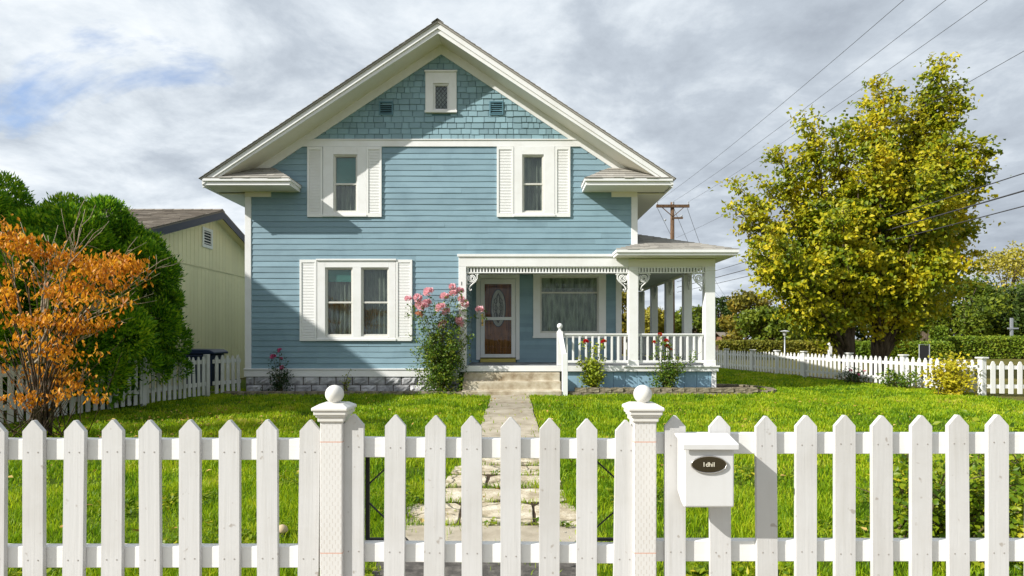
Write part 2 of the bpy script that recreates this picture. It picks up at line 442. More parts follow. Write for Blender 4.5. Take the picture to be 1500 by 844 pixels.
w = bpy.data.worlds.new('World'); S.world = w; w.use_nodes = True
t = NT.__new__(NT); t.t = w.node_tree; t.t.nodes.clear()
wo = t.n('ShaderNodeOutputWorld'); bg = t.n('ShaderNodeBackground'); bg.inputs['Strength'].default_value = .1
sky = t.n('ShaderNodeTexSky'); sky.sky_type = 'NISHITA'; sky.sun_disc = False
sky.sun_elevation = math.asin(-SD.z); sky.sun_rotation = math.atan2(-SD.x, -SD.y) % (2*PI)
tc = t.n('ShaderNodeTexCoord'); sp = t.n('ShaderNodeSeparateXYZ'); t.l(tc.outputs['Generated'], sp.inputs[0])
den = t.math('MAXIMUM', t.math('ADD', sp.outputs['Z'], .22), .08)
cb = t.n('ShaderNodeCombineXYZ')
t.l(t.math('ADD', t.math('DIVIDE', sp.outputs['X'], den), 3.1), cb.inputs[0])
t.l(t.math('ADD', t.math('DIVIDE', sp.outputs['Y'], den), 1.7), cb.inputs[1])
nA = t.n('ShaderNodeTexNoise'); nA.inputs['Scale'].default_value = 1.15; nA.inputs['Detail'].default_value = 9
nA.inputs['Roughness'].default_value = .58; nA.inputs['Distortion'].default_value = .35; t.l(cb.outputs[0], nA.inputs['Vector'])
nB = t.n('ShaderNodeTexNoise'); nB.inputs['Scale'].default_value = 2.3; nB.inputs['Detail'].default_value = 9
nB.inputs['Roughness'].default_value = .62; nB.inputs['Distortion'].default_value = .2
mpb = t.n('ShaderNodeMapping'); mpb.inputs['Location'].default_value = (9.3, 4.1, 0); t.l(cb.outputs[0], mpb.inputs['Vector'])
t.l(mpb.outputs[0], nB.inputs['Vector'])
cover = t.ramp(nA.outputs['Fac'], [(.25,(0,0,0)),(.35,(1,1,1))])
# brighter towards the sun's side of the sky, greyer on the far side: the cloud cover itself is thicker there
br = t.math('ADD', nB.outputs['Fac'], t.math('MULTIPLY', sp.outputs['X'], -.18))
br = t.math('ADD', br, t.math('MULTIPLY', t.math('SUBTRACT', nA.outputs['Fac'], .46), .55))
cl = t.ramp(br, [(.28,(3.2,3.6,4.15)),(.45,(4.35,4.85,5.45)),(.58,(6.0,6.5,7.0)),(.76,(8.1,8.4,8.6))])
skb = t.mix(1.0, sky.outputs[0], (1.1,1.25,1.5,1), 'MULTIPLY')
t.l(t.mix(cover, skb, cl), bg.inputs['Color']); t.l(bg.outputs[0], wo.inputs['Surface'])
S.view_settings.view_transform = 'Standard'; S.view_settings.look = 'None'
S.view_settings.exposure = 0.40; S.view_settings.gamma = 1.0; S.view_settings.use_curve_mapping = False
S.render.engine = 'CYCLES'; S.cycles.max_bounces = 8; S.cycles.transparent_max_bounces = 12

# ------------------------------------------------------------------ ground
def sheet(name, pts, z, mat, kind='structure'):
    mb = MB(); mb.poly([(x, y, z) for x, y in pts]); o = mb.build(name, mat, origin=(0,0,0)); o['kind'] = kind; return o
sheet('ground', [(-900,-300),(900,-300),(900,1500),(-900,1500)], -.012, M['ground'])
sheet('lawn', [(-8.6,2.42),(10.85,2.42),(10.85,13.5),(8.7,27.5),(-8.6,27.5)], 0, M['lawnbase'])
sheet('sidewalk', [(-12,.2),(12,.2),(12,2.2),(-12,2.2)], -.006, M['concrete'])
sheet('soil', [(-7.05,13.66),(-1.2,13.66),(-1.2,14.17),(-7.05,14.17)], .045, M['soil'])
sheet('soil', [(1.3,13.66),(5.6,13.66),(6.3,14.4),(6.3,15.6),(5.4,16.2),(4.9,16.2),(4.9,14.2),(1.3,14.2)], .045, M['soil'])
bedpoly = lambda x, y: ((x > -7.1) & (x < -1.15) & (y > 13.6) & (y < 14.3)) | ((x > 1.25) & (x < 6.3) & (y > 13.6) & (y < 16.2)) | ((x > -6.6) & (x < 5.1) & (y > 13.9) & (y < 24))

# path: smooth slabs, then rough flagstones, then a slab and gravelly pavement at the gate
mb = MB()
yy = 6.45; k = 0
while yy < 13.2:
    y2 = min(yy + random.uniform(1.05,1.25), 13.45)
    c = -.035 + random.uniform(-.012,.012)
    mb.box(c-.44, c+.43, yy+.012, y2-.012, -.05, .018 + random.uniform(-.004,.006)); yy = y2
o = mb.build('path', M['concrete'], bevel=.006, origin=(0,0,0)); o['kind'] = 'structure'
mb = MB()
rows = [(4.10,4.66),(4.70,5.12),(5.16,5.62),(5.66,6.02),(6.06,6.42)]
for r, (ya, yb) in enumerate(rows):
    x = -.80 + .07*r + random.uniform(-.04,.04); xe = .47 - .01*r + random.uniform(-.04,.05)
    while x < xe - .1:
        x2 = min(x + random.uniform(.35,.7), xe)
        if xe - x2 < .2: x2 = xe
        n = 20; cx, cy = (x+x2)/2, (ya+yb)/2; hx, hy = (x2-x)/2-.006, (yb-ya)/2+.004
        pts = []
        for i in range(n):
            a = 2*PI*i/n; ca, sa = math.cos(a), math.sin(a)
            e = 9; rr = (abs(ca)**e + abs(sa)**e)**(-1/e)*random.uniform(.955,1.0)
            pts.append((cx+hx*rr*ca, cy+hy*rr*sa, -.03))
        mb.prism(pts, (0,0,.042+random.uniform(-.005,.006))); x = x2
o = mb.build('stepping_path', M['stone'], bevel=.005, origin=(0,0,0)); o['kind'] = 'structure'
mb = MB(); mb.box(-.82, .50, 3.52, 4.07, -.05, .02)
o = mb.build('path_slab', M['concrete'], bevel=.006, origin=(0,0,0)); o['kind'] = 'structure'
sheet('path_bed', [(-.78,3.5),(.47,3.5),(.44,6.45),(-.50,6.45)], .004, M['soil'])
sheet('pavement', [(-.76,2.2),(.46,2.2),(.49,3.52),(-.80,3.52)], .006, M['asphalt'])
def on_path(x, y):
    jo = np.zeros_like(x, dtype=bool)
    for j in (4.09, 4.68, 5.14, 5.64, 6.04, 6.43): jo |= np.abs(y-j-.03*np.sin(x*9+j*5)) < .034
    return ~jo & (((np.abs(x+.035) < .45-.03*np.sin(y*7)) & (y > 6.4) & (y < 13.6)) | ((x > -.80+np.maximum(y-4.1,0)*.14+.04*np.sin(y*8)) & (x < .46+.05*np.sin(y*6.3)) & (y > 3.45) & (y <= 6.45)) | ((x > -.78) & (x < .46) & (y <= 3.5)))

def grass(name, n, x0, x1, y0, y1, h, wd, dens=None, seed=1):
    r = np.random.default_rng(seed)
    x = r.uniform(x0, x1, n); y = r.uniform(y0, y1, n)
    # keep roughly inside the field of view with margin
    vis = np.abs(x) < (y*.98 + 1.4)
    pm = on_path(x + r.normal(0, .03, n), y) & (r.random(n) > .02)
    # grass creeping between stones
    ok = vis & ~pm & ~bedpoly(x, y) & (x < 10.85 - .15*np.maximum(y-13.46, 0)-.05)
    x, y = x[ok], y[ok]
    cl = np.sin(x*2.1+np.sin(y*1.7)*1.3)*np.sin(y*2.6+np.sin(x*1.3)) + .6*np.sin(x*5.3+1.2)*np.sin(y*6.1)
    keep = r.random(len(x)) < np.clip(.72+.33*cl, .22, 1)
    x, y, cl = x[keep], y[keep], cl[keep]; n = len(x)
    hh = h*(.45 + r.random(n)*.8)*(1+.36*cl)
    a = r.uniform(0, 2*PI, n); bend = r.uniform(.15,.75, n)*hh; ba = r.uniform(0, 2*PI, n)
    dx, dy = np.cos(a)*wd/2, np.sin(a)*wd/2
    bx, by = np.cos(ba)*bend, np.sin(ba)*bend
    V = np.zeros((n,5,3))
    V[:,0] = np.stack([x-dx, y-dy, 0*x], 1); V[:,1] = np.stack([x+dx, y+dy, 0*x], 1)
    V[:,2] = np.stack([x+dx*.8+bx*.35, y+dy*.8+by*.35, hh*.6], 1); V[:,3] = np.stack([x-dx*.8+bx*.35, y-dy*.8+by*.35, hh*.6], 1)
    V[:,4] = np.stack([x+bx, y+by, hh*(1-.25*bend/hh)], 1)
    i = (np.arange(n)*5)[:,None]
    F = np.concatenate([i+np.array([[0,1,2]]), i+np.array([[0,2,3]]), i+np.array([[3,2,4]])], 0)
    o = link_mesh(name, V.reshape(-1,3), F, M['grass'], origin=(0,0,0)); o['kind'] = 'stuff'
    tag(o, 'short green lawn grass around the path and house', 'grass'); return o
grass('grass', 150000, -5.2, 5.2, 2.75, 5.2, .062, .006, seed=1)
grass('grass', 150000, -7.6, 9.0, 5.2, 9.0, .062, .010, seed=2)
grass('grass', 150000, -7.6, 11.0, 9.0, 15.5, .065, .016, seed=3)
grass('grass', 40000, 5.0, 11.0, 13.5, 27.3, .08, .03, seed=4)
grass('grass', 9000, -8.0, -6.5, 12.5, 14.2, .08, .02, seed=5)

# ------------------------------------------------------------------ leaves
def leaf_mesh(P, L, W, T, Nn, fold=.25, r=RNG):
    """diamond leaves folded at the midrib: centres P, long axis T, normal Nn"""
    n = len(P)
    T = T/np.maximum(np.linalg.norm(T, axis=1, keepdims=True), 1e-6)
    Nn = Nn - T*np.sum(T*Nn, 1, keepdims=True)
    Nn = Nn/np.maximum(np.linalg.norm(Nn, axis=1, keepdims=True), 1e-6)
    B = np.cross(T, Nn)
    L = (L*(.7+.6*r.random(n)))[:,None]; W = (W*(.7+.6*r.random(n)))[:,None]
    V = np.zeros((n,4,3))
    V[:,0] = P - T*L*.5; V[:,2] = P + T*L*.5
    V[:,1] = P + B*W*.5 - T*L*.08 + Nn*W*fold; V[:,3] = P - B*W*.5 - T*L*.08 + Nn*W*fold
    i = (np.arange(n)*4)[:,None]
    F = np.concatenate([i+np.array([[0,1,2]]), i+np.array([[0,2,3]])], 0)
    return V.reshape(-1,3), F
def rand_dir(n, r=RNG):
    v = r.normal(size=(n,3)); return v/np.linalg.norm(v, axis=1, keepdims=True)
def bez(p0, p1, p2, n):
    ts = np.linspace(0, 1, n)[:,None]
    return (1-ts)**2*np.array(p0) + 2*ts*(1-ts)*np.array(p1) + ts**2*np.array(p2)

def limb_tree(name, base, trunk_h, trunk_r, tips, leafmat, leafL, leafW, per, spread, label, cat='tree', barkmat=None, group=None, start=.35, nstem=3, twigs=5, droop=.45, clus=7):
    base = np.array(base, float); r = RNG; seed_ = len(label)*1.3
    root = thing(name, tuple(base), label, cat, group)
    tb = MB(); fork = base + np.array((0,0,trunk_h)); cents = []
    tb.tube([base+np.array((0,0,-.1)), base+np.array((.02,0,trunk_h*.35)), fork+np.array((0,0,.05))], [trunk_r*1.3, trunk_r*.95, trunk_r*.8], 12)
    for tip in tips:
        tip = np.array(tip, float)
        s = fork + np.array((r.normal(0,trunk_r*.3), r.normal(0,trunk_r*.3), -.2*trunk_h*r.random()))
        d = tip - s
        mid = s + d*.45 + np.array((-d[0]*.22, -d[1]*.22, abs(d[2])*.10)) + r.normal(0,.12,3)*np.linalg.norm(d)*.25
        cv = bez(s, mid, tip, 12); L = np.linalg.norm(d)
        r0 = trunk_r*.20 + .012*L
        rad = [r0*(1-.97*(i/11)**.75) + .003 for i in range(12)]
        tb.tube(cv, rad, 6)
        m = max(int(L*clus), 5)
        for k in range(m):
            u = start + (1-start)*(k+r.random())/m
            p = cv[min(int(u*11), 10)]*(1-(u*11 % 1)) + cv[min(int(u*11)+1, 11)]*(u*11 % 1)
            sp_ = spread*(1.1-.75*u)
            q = p + rand_dir(1)[0]*sp_*(.35+.65*r.random()) + np.array((0,0,.15*sp_))
            if math.sin(q[0]*1.9+seed_)*math.sin(q[1]*1.7)*1.0+math.sin(q[2]*2.6+q[0]*.8+seed_)*.75 > -.80 or u > .62: cents.append(q)
            if k % 2 == 0 and twigs:
                tb.tube([p, (p+q)/2 + r.normal(0,.04,3), q], [.012+.01*(1-u), .008, .004], 4, cap=False)
    tb.build('trunk', barkmat or M['bark'], root, smooth=True, origin=tuple(base))
    C = np.array(cents); n = len(C)*per
    ci = r.integers(0, len(C), n)
    csz = (.55 + .9*r.random(len(C)))
    off = r.normal(size=(n,3))*np.array((.25,.25,.095))*leafL*9*csz[ci][:,None]*.62
    P = C[ci] + off
    cen = C.mean(0)
    outw = P - cen; outw /= np.maximum(np.linalg.norm(outw, axis=1, keepdims=True), 1e-6)
    T = rand_dir(n)*.8 + outw*.3 + np.array((0,0,-droop)); N = rand_dir(n)*.75 + outw*.35 + np.array((-.45,-.30,.45))
    V, F = leaf_mesh(P, leafL, leafW, T, N)
    link_mesh('crown', V, F, leafmat, root, origin=tuple(cen))
    return root

# ------------------------------------------------------------------ clapboards and shingles
def cut(iv, holes):
    out = [iv]
    for a, b in holes:
        nx = []
        for s, e in out:
            if b <= s or a >= e: nx.append((s, e)); continue
            if a > s: nx.append((s, a))
            if b < e: nx.append((b, e))
        out = nx
    return [i for i in out if i[1]-i[0] > .01]
def laps(mb, mp, u0, u1, z0, z1, h, holes=(), lim=None, seed=0, tn=.017):
    r = random.Random(seed); z = z0
    while z < z1-.01:
        zt = min(z+h, z1)
        a0, a1 = (u0, u1) if lim is None else lim((z+zt)/2)
        if a1 <= a0: break
        for s, e in cut((a0, a1), [(H[0], H[1]) for H in holes if H[2] < zt-.004 and H[3] > z+.004]):
            x = s
            while x < e-.001:
                x2 = e if e-x < 3.2 else min(x+r.uniform(1.6,4.2), e)
                if e - x2 < .5: x2 = e
                n = max(1, int((x2-x)/.55)); lo = []; hi = []; lb = []
                o0 = r.uniform(-.0015,.0015)
                for i in range(n+1):
                    u = x+.0008 + (x2-x-.0016)*i/n; dz = r.uniform(-.0048,.0048); do = r.uniform(-.002,.003)
                    lo.append(mp(u, tn+o0+do, z+dz-.004)); hi.append(mp(u, .004, zt+.004)); lb.append(mp(u, .002, z+dz-.004))
                vs = lo+hi+lb; k = n+1
                fs = [(i, i+1, k+i+1, k+i) for i in range(n)] + [(2*k+i, 2*k+i+1, i+1, i) for i in range(n)]
                fs += [(0, k, 2*k), (n, 2*k+n, k+n)]
                mb.add(vs, fs); x = x2
        z = zt
def tabs(mb, P, rows, wmin, wmax, thick, seed=0, holes=(), ragged=.004, holemap=None, gap=.0022):
    """courses of shingles over the quad p00 p10 (eave) p11 p01 (top)"""
    p00, p10, p11, p01 = [Vector(p) for p in P]; r = random.Random(seed)
    nrm = (p10-p00).cross(p01-p00); nrm.normalize()
    for i in range(rows):
        a, b = i/rows, (i+1)/rows
        La, Ra = p00.lerp(p01, a), p10.lerp(p11, a); Lb, Rb = p00.lerp(p01, b), p10.lerp(p11, b)
        wid = (Ra-La).length
        if wid < .02: continue
        up = nrm.cross((p10-p00).normalized())
        x = -r.uniform(0, wmax)
        while x < wid:
            w_ = r.uniform(wmin, wmax); s, e = max(x, 0), min(x+w_, wid); x += w_
            if e - s < .01: continue
            parts = [(s/wid, e/wid)]
            if holes and holemap:
                hs = []
                for H in holes:
                    za, zb = La.z, Lb.z
                    if H[2] < zb and H[3] > za: hs.append(((H[0]-La.x)/wid, (H[1]-La.x)/wid))
                parts = cut(parts[0], hs)
            for fs_, fe in parts:
                g = gap/wid; fs2, fe2 = fs_+g, fe-g
                if fe2 <= fs2: continue
                th = thick*r.uniform(.75,1.25); rg = r.uniform(-ragged, ragged)
                A = La.lerp(Ra, fs2)+up*rg; B = La.lerp(Ra, fe2)+up*(rg+r.uniform(-ragged, ragged)*.4)
                Lw = (Rb-Lb).length
                if Lw > .01:
                    # keep tab sides parallel to the slope direction, clipped by the hip
                    def topat(f):
                        q = La.lerp(Ra, f) + (p01-p00).dot(up)/rows*up
                        ax = (Rb-Lb)/Lw; tt = (q-Lb).dot(ax); tt = min(max(tt, 0), Lw); return Lb+ax*tt
                    Cc, Dd = topat(fe2), topat(fs2)
                else: Cc = Dd = Lb
                n1, n2 = nrm*th, nrm*(thick*.15)
                ov = up*.012
                mb.add([A+n1, B+n1, Cc+n2+ov, Dd+n2+ov, A, B], [(0,1,2,3), (4,5,1,0), (0,3,4), (1,5,2)])

# ------------------------------------------------------------------ the blue house
F = 14.17; R = 16.21; XL, XR = -6.5, 3.05; CX = -1.725; BK = 23.2
house = thing('clapboard_house', (CX, F, 0), 'two storey blue clapboard house with white trim and front gable', 'house')
RIDGE = 8.70; PITCH = .665
ztop = lambda x: RIDGE - PITCH*abs(x-CX)
BAND = (6.01, 6.18)
wins = dict(ul=(-4.35,-3.767,4.40,5.81), ur=(.25,.777,4.40,5.81), l1=(-4.55,-3.88,1.38,3.06), l2=(-3.675,-3.0,1.38,3.06))
holes = [(a-.02, b+.02, c-.02, d+.02) for a, b, c, d in wins.values()] + [(-1.2, 3.2, 0, 3.2)]
fm = lambda u, n, z: (u, F-n, z)
mb = MB()
def lim(z):
    hw = (RIDGE-.40-z)/PITCH
    return max(XL+.05, CX-hw), min(XR-.05, CX+hw)
laps(mb, fm, XL, XR, .595, 6.03, .1385, holes, lim, 3)
mb.build('front_wall', M['blue'], house, origin=(CX,F,0))
# side, rear and porch walls
mb = MB(); laps(mb, lambda u, n, z: (XR+n, u, z), F+.02, BK, 3.2, 5.3, .1385, (), None, 5)
laps(mb, lambda u, n, z: (XR+n, u, z), R, BK, .6, 3.2, .1385, (), None, 6)
mb.build('side_wall', M['blue'], house)
mb = MB(); laps(mb, lambda u, n, z: (XL-n, -u, z), -BK, -F-.02, .6, 5.3, .1385, (), None, 8)
mb.box(XL+.03, XR-.03, BK-.02, BK+.05, .3, 5.3); mb.prism([(XL,BK,5.3),(XR,BK,5.3),(CX,BK,8.4)], (0,.05,0))
mb.build('side_wall', M['blue'], house)
PW = (.78, 2.42, 1.48, 3.07); DR = (-.887, .107, .757, 3.0)
mb = MB(); laps(mb, lambda u, n, z: (u, R-n, z), -1.13, XR-.05, .67, 3.2, .122, [(PW[0]-.02,PW[1]+.02,PW[2]-.02,PW[3]+.02),(DR[0]-.03,DR[1]+.03,0,3.1)], None, 9)
mb.build('porch_wall', M['blue'], house)
mb = MB(); laps(mb, lambda u, n, z: (-1.13+n, u, z), F+.12, R, .67, 3.2, .122, (), None, 10)
mb.build('porch_wall', M['blue'], house)
# gable shingles: left and right of the ridge line in one triangle, with window hole
AW = (-1.917,-1.533,6.88,7.54)
ga = RIDGE-.36
hw = (ga-6.17)/PITCH
mb = MB()
tabs(mb, [(CX-hw,F-.002,6.17),(CX+hw,F-.002,6.17),(CX+.01,F-.002,ga),(CX-.01,F-.002,ga)], 15, .11, .30, .020, 4,
     [(AW[0]-.03,AW[1]+.03,AW[2]-.03,AW[3]+.03)], .008, True, .0065)
mb.build('gable_shingles', M['blueshingle'], house)
mb = MB()
for x0, x1, z0, z1 in ((CX-hw, AW[0]-.03, 6.1, 9), (AW[1]+.03, CX+hw, 6.1, 9)): pass
def tri_strip(x0, x1):
    zz = lambda x: max(6.1, ga+.02-PITCH*abs(x-CX))
    return [(x0,F+.012,6.1),(x1,F+.012,6.1),(x1,F+.012,zz(x1)),(x0,F+.012,zz(x0))]
mb.prism(tri_strip(CX-hw, AW[0]-.05), (0,.03,0)); mb.prism(tri_strip(AW[1]+.05, CX+hw), (0,.03,0))
mb.prism([(AW[0]-.05,F+.012,6.1),(AW[1]+.05,F+.012,6.1),(AW[1]+.05,F+.012,6.86),(AW[0]-.05,F+.012,6.86)], (0,.03,0))
mb.prism([(AW[0]-.05,F+.012,7.56),(AW[1]+.05,F+.012,7.56),(AW[1]+.05,F+.012,ga-.13),(CX,F+.012,ga),(AW[0]-.05,F+.012,ga-.13)], (0,.03,0))
mb.build('gable_sheathing', M['vent'], house)

# trim
mb = MB(); hb = lambda z: (RIDGE-.30-z)/PITCH
mb.prism([(CX-hb(BAND[0]),F-.035,BAND[0]),(CX+hb(BAND[0]),F-.035,BAND[0]),(CX+hb(BAND[1]),F-.035,BAND[1]),(CX-hb(BAND[1]),F-.035,BAND[1])], (0,.05,0))
mb.box(CX-hb(6.19), CX+hb(6.19), F-.055, F-.036, 6.165, 6.188)
mb.build('gable_band', M['white'], house)
for sgn in (-1, 1):
    mb = MB()
    xe = CX + sgn*4.74
    mb.prism([(CX,F-.04,RIDGE-.20),(CX,F-.04,RIDGE-.44),(xe,F-.04,ztop(xe)-.44),(xe,F-.04,ztop(xe)-.20)], (0,.05,0))
    mb.build('rake_board', M['white'], house)
for x0, x1 in ((XL-.012, XL+.14), (XR-.14, XR+.012)):
    mb = MB(); z0 = .60 if x0 < 0 else 3.38
    mb.box(x0, x1, F-.03, F+.015, z0, 4.80)
    xo = x0 if x0 < 0 else x1-.035
    mb.box(xo-.0, xo+.035, F+.016, F+.13, z0, 4.80)
    mb.build('corner_board', M['white'], house, bevel=.004)
mb = MB(); mb.box(XL-.03, -1.30, F-.035, F+.02, .40, .565); mb.box(XL-.035, -1.30, F-.055, F+.015, .567, .60)
mb.build('water_table', M['white'], house, bevel=.004)
# foundation of split-faced blocks
def split_block(mb, x0, x1, z0, z1, y, r, depth=.035):
    nx, nz = 7, 5; g = []
    for j in range(nz):
        for i in range(nx):
            u, v = i/(nx-1), j/(nz-1)
            ed = min(u, 1-u, v, 1-v)
            d = 0 if ed < .01 else depth*(.35+.9*r.random())
            g.append((x0+(x1-x0)*(u+(0 if ed < .01 else r.uniform(-.03,.03))), y-d, z0+(z1-z0)*(v+(0 if ed < .01 else r.uniform(-.05,.05)))))
    b = [(p[0], y+.08, p[2]) for p in (g[0], g[nx-1], g[nx*nz-1], g[nx*(nz-1)])]
    fs = []
    for j in range(nz-1):
        for i in range(nx-1):
            a = j*nx+i; fs += [(a, a+1, a+nx+1), (a, a+nx+1, a+nx)]
    mb.add(g, fs)
mb = MB(); rr = random.Random(5)
mb.box(XL, -1.3, F+.012, F+.2, -.05, .42, 1)
for row, (za, zb) in enumerate(((.0,.190),(.204,.398))):
    x = XL + (-.2 if row else 0)
    while x < -1.3:
        a, b = max(x+.010, XL), min(x+.390, -1.3)
        if b-a > .05: split_block(mb, a, b, za, zb, F+.005, rr)
        x += .40
mb.build('foundation', [M['blockgrey'], M['soil']], house, origin=(CX,F,0))

# roof
mb = MB()
for sgn in (-1, 1):
    xe = CX + sgn*5.49
    mb.prism([(CX,13.43,RIDGE-.005),(xe,13.43,ztop(xe)-.005),(xe,13.43,ztop(xe)-.045),(CX,13.43,RIDGE-.05)], (0,BK+.6-13.43,0))
rs = MB()
# shingle courses, proud of the rake so that their edge shows
tabs(rs, [(CX-5.52,13.41,ztop(CX-5.52)),(CX-5.52,BK+.6,ztop(CX-5.52)),(CX,BK+.6,RIDGE),(CX,13.41,RIDGE)][::1], 1, 50, 60, .01, 1)
roofP = [(CX-5.52, BK+.6), (CX-5.52, 13.41)]
r2 = MB()
tabs(r2, [(CX-5.52,BK+.6,ztop(CX-5.52)),(CX-5.52,13.41,ztop(CX-5.52)),(CX,13.41,RIDGE),(CX,BK+.6,RIDGE)], 44, .22, .5, .016, 21, ragged=.01)
tabs(r2, [(CX+5.52,13.41,ztop(CX+5.52)),(CX+5.52,BK+.6,ztop(CX+5.52)),(CX,BK+.6,RIDGE),(CX,13.41,RIDGE)], 44, .22, .5, .016, 22, ragged=.01)
mb.add(r2.v, r2.f)
roof = mb.build('roof', M['roof'], house)
mb = MB()
n = 40
for i in range(n):
    y = 13.40 + (BK+.6-13.40)*i/n; y2 = y+.28
    for sgn in (-1, 1):
        mb.poly([(CX,y,RIDGE+.035-.006*0),(CX,y2,RIDGE+.025),(CX+sgn*.14,y2,RIDGE-.075),(CX+sgn*.14,y,RIDGE-.065)][::sgn])
mb.build('ridge_cap', M['roof'], roof)
for sgn in (-1, 1):
    mb = MB(); xe = CX + sgn*5.47
    mb.prism([(CX,13.46,RIDGE-.052),(CX,13.46,RIDGE-.17),(xe,13.46,ztop(xe)-.17),(xe,13.46,ztop(xe)-.052)], (0,.03,0))
    mb.prism([(CX,13.492,RIDGE-.15),(CX,13.492,RIDGE-.27),(xe,13.492,ztop(xe)-.23),(xe,13.492,ztop(xe)-.15)], (0,.03,0))
    mb.build('bargeboard', M['white'], house)
    mb = MB(); xe = CX + sgn*5.40
    mb.prism([(CX,13.524,RIDGE-.19),(xe,13.524,ztop(xe)-.19),(xe,13.524,ztop(xe)-.215),(CX,13.524,RIDGE-.215)], (0,F-13.524+.01,0))
    # level soffit and fascia along the side eave
    xs = CX+sgn*5.46; xw = XL if sgn < 0 else XR
    mb.box(min(xs, xw), max(xs, xw), F+.02, BK+.55, 4.862, 4.885)
    mb.build('soffit', M['cream'], house)
    mb = MB(); mb.box(xs-.015, xs+.015, 13.53, BK+.58, 4.86, 5.02); mb.build('eave_fascia', M['white'], house)
# cornice returns: little hipped roofs across the gable's feet
for sgn in (-1, 1):
    X = lambda a: CX + sgn*a       # a = distance from the house's centre line
    root = None
    mb = MB()
    x0, x1 = sorted((X(5.45), X(3.44)))
    mb.box(x0, x1, 13.475, 13.50, 4.895, 5.0); mb.box(x0-.0, x1+.0, 13.435, 13.473, 4.985, 5.045)
    xe = X(3.44)
    mb.box(min(xe, xe+sgn*.03), max(xe, xe+sgn*.03), 13.502, F-.02, 4.895, 5.0)
    mb.box(min(xe, xe-sgn*.03), max(xe, xe-sgn*.03), 13.44, F-.02, 4.985, 5.045)
    rt = mb.build('cornice_return', M['white'], house)
    mb = MB(); mb.box(x0+.02, x1-.02, 13.502, F, 4.898, 4.910)
    mb.prism([(X(5.40),13.53,4.912),(X(5.40),F,4.912),(X(4.70),F,5.36),(X(5.40),13.53,4.89)], (0,0,.001))
    mb.build('soffit', M['cream'], rt)
    mb = MB(); a, b = sorted((X(4.775), X(4.15))); mb.box(a, b, F-.05, F, 4.78, 4.896); mb.build('frieze_block', M['cream'], rt)
    mb = MB()
    A, B, C_, D_ = (X(5.42),13.43,5.045), (X(3.41),13.43,5.045), (X(4.11),F,5.50), (X(4.73),F,5.50)
    E_ = (X(3.41),F,5.045)
    if sgn < 0:
        tabs(mb, [A, B, C_, D_], 5, .16, .34, .016, 31, ragged=.012)
        tabs(mb, [B, E_, C_, C_], 5, .16, .34, .016, 32, ragged=.008)
    else:
        tabs(mb, [B, A, D_, C_], 5, .16, .34, .016, 33, ragged=.012)
        tabs(mb, [E_, B, C_, C_], 5, .16, .34, .016, 34, ragged=.008)
    mb.poly([A, B, C_, D_]); mb.poly([B, E_, C_])
    mb.build('return_roof', M['roof'], rt)

# windows
def frame_rect(mb, x0, x1, z0, z1, X0, X1, Z0, Z1, y0, y1, mat=0):
    mb.box(X0, x0, y0, y1, Z0, Z1, mat); mb.box(x1, X1, y0, y1, Z0, Z1, mat)
    mb.box(x0, x1, y0, y1, Z0, z0, mat); mb.box(x0, x1, y0, y1, z1, Z1, mat)
def curtain(parent, x0, x1, z0, z1, y, mat, seed=0, folds=9):
    r = random.Random(seed); n = max(12, int((x1-x0)*70)); mb = MB(); ph = r.uniform(0,6)
    vs = []
    for j in range(5):
        z = z0+(z1-z0)*j/4
        for i in range(n+1):
            u = x0+(x1-x0)*i/n
            vs.append((u, y+.028*math.sin((u-x0)*2*PI*folds+ph+.5*math.sin(u*7+j))*(1.1-.14*j), z))
    fs = [(j*(n+1)+i, j*(n+1)+i+1, (j+1)*(n+1)+i+1, (j+1)*(n+1)+i) for j in range(4) for i in range(n)]
    mb.add(vs, fs); return mb.build('curtain', mat, parent, smooth=True)
def sash_unit(win, o, Y, meet, mats, double=True, seed=0, folds=9):
    x0, x1, z0, z1 = o
    mb = MB(); s = .032
    frame_rect(mb, x0+s, x1-s, z0+s, z1-s, x0, x1, z0, z1, Y-.012, Y+.035)
    frame_rect(mb, x0+s+.016, x1-s-.016, z0+s+.024, z1-s-.016, x0+s, x1-s, z0+s, z1-s, Y+.004, Y+.05)
    if meet: mb.box(x0+s, x1-s, Y-.004, Y+.051, meet-.022, meet+.022)
    mb.build('sash', mats[0], win, bevel=.003)
    mb = MB(); mb.box(x0+s+.01, x1-s-.01, Y+.026, Y+.030, z0+s+.01, z1-s-.01); mb.build('pane', mats[1], win)
    mb = MB(); mb.box(x0-.15, x1+.15, Y+.30, Y+.32, z0-.15, z1+.15); mb.box(x0-.15, x1+.15, Y+.06, Y+.30, z0-.17, z0-.15); mb.build('room_dark_backing', M['darkhole'], win)  # near-black backing added to stop light leaks and keep the room dark
    return curtain(win, x0-.02, x1+.02, z0-.02, z1+.02, Y+.13, mats[2], seed, folds)
def window(trim, opens, Y, meet, seed, head=True, mats=None):
    mats = mats or (M['sash'], M['glass'], M['lace'])
    X0, X1, Z0, Z1 = trim; mb = MB()
    xs = sorted(opens); y0, y1 = Y-.046, Y+.03
    mb.box(X0, xs[0][0], y0, y1, Z0, Z1); mb.box(xs[-1][1], X1, y0, y1, Z0, Z1)
    for a, b in zip(xs, xs[1:]): mb.box(a[1], b[0], y0, y1, xs[0][2], xs[0][3])
    mb.box(xs[0][0], xs[-1][1], y0, y1, xs[0][3], Z1); mb.box(xs[0][0], xs[-1][1], y0, y1, Z0, xs[0][2])
    mb.box(X0-.015, X1+.015, y0-.025, y0-.002, Z0-.008, Z0+.045)
    if head: mb.box(X0-.02, X1+.02, y0-.03, y0-.002, Z1-.03, Z1+.012)
    wn = mb.build('window', M['white'], house, bevel=.004)
    for i, o in enumerate(xs): sash_unit(wn, o, Y, meet, mats, seed=seed+i)
    return wn
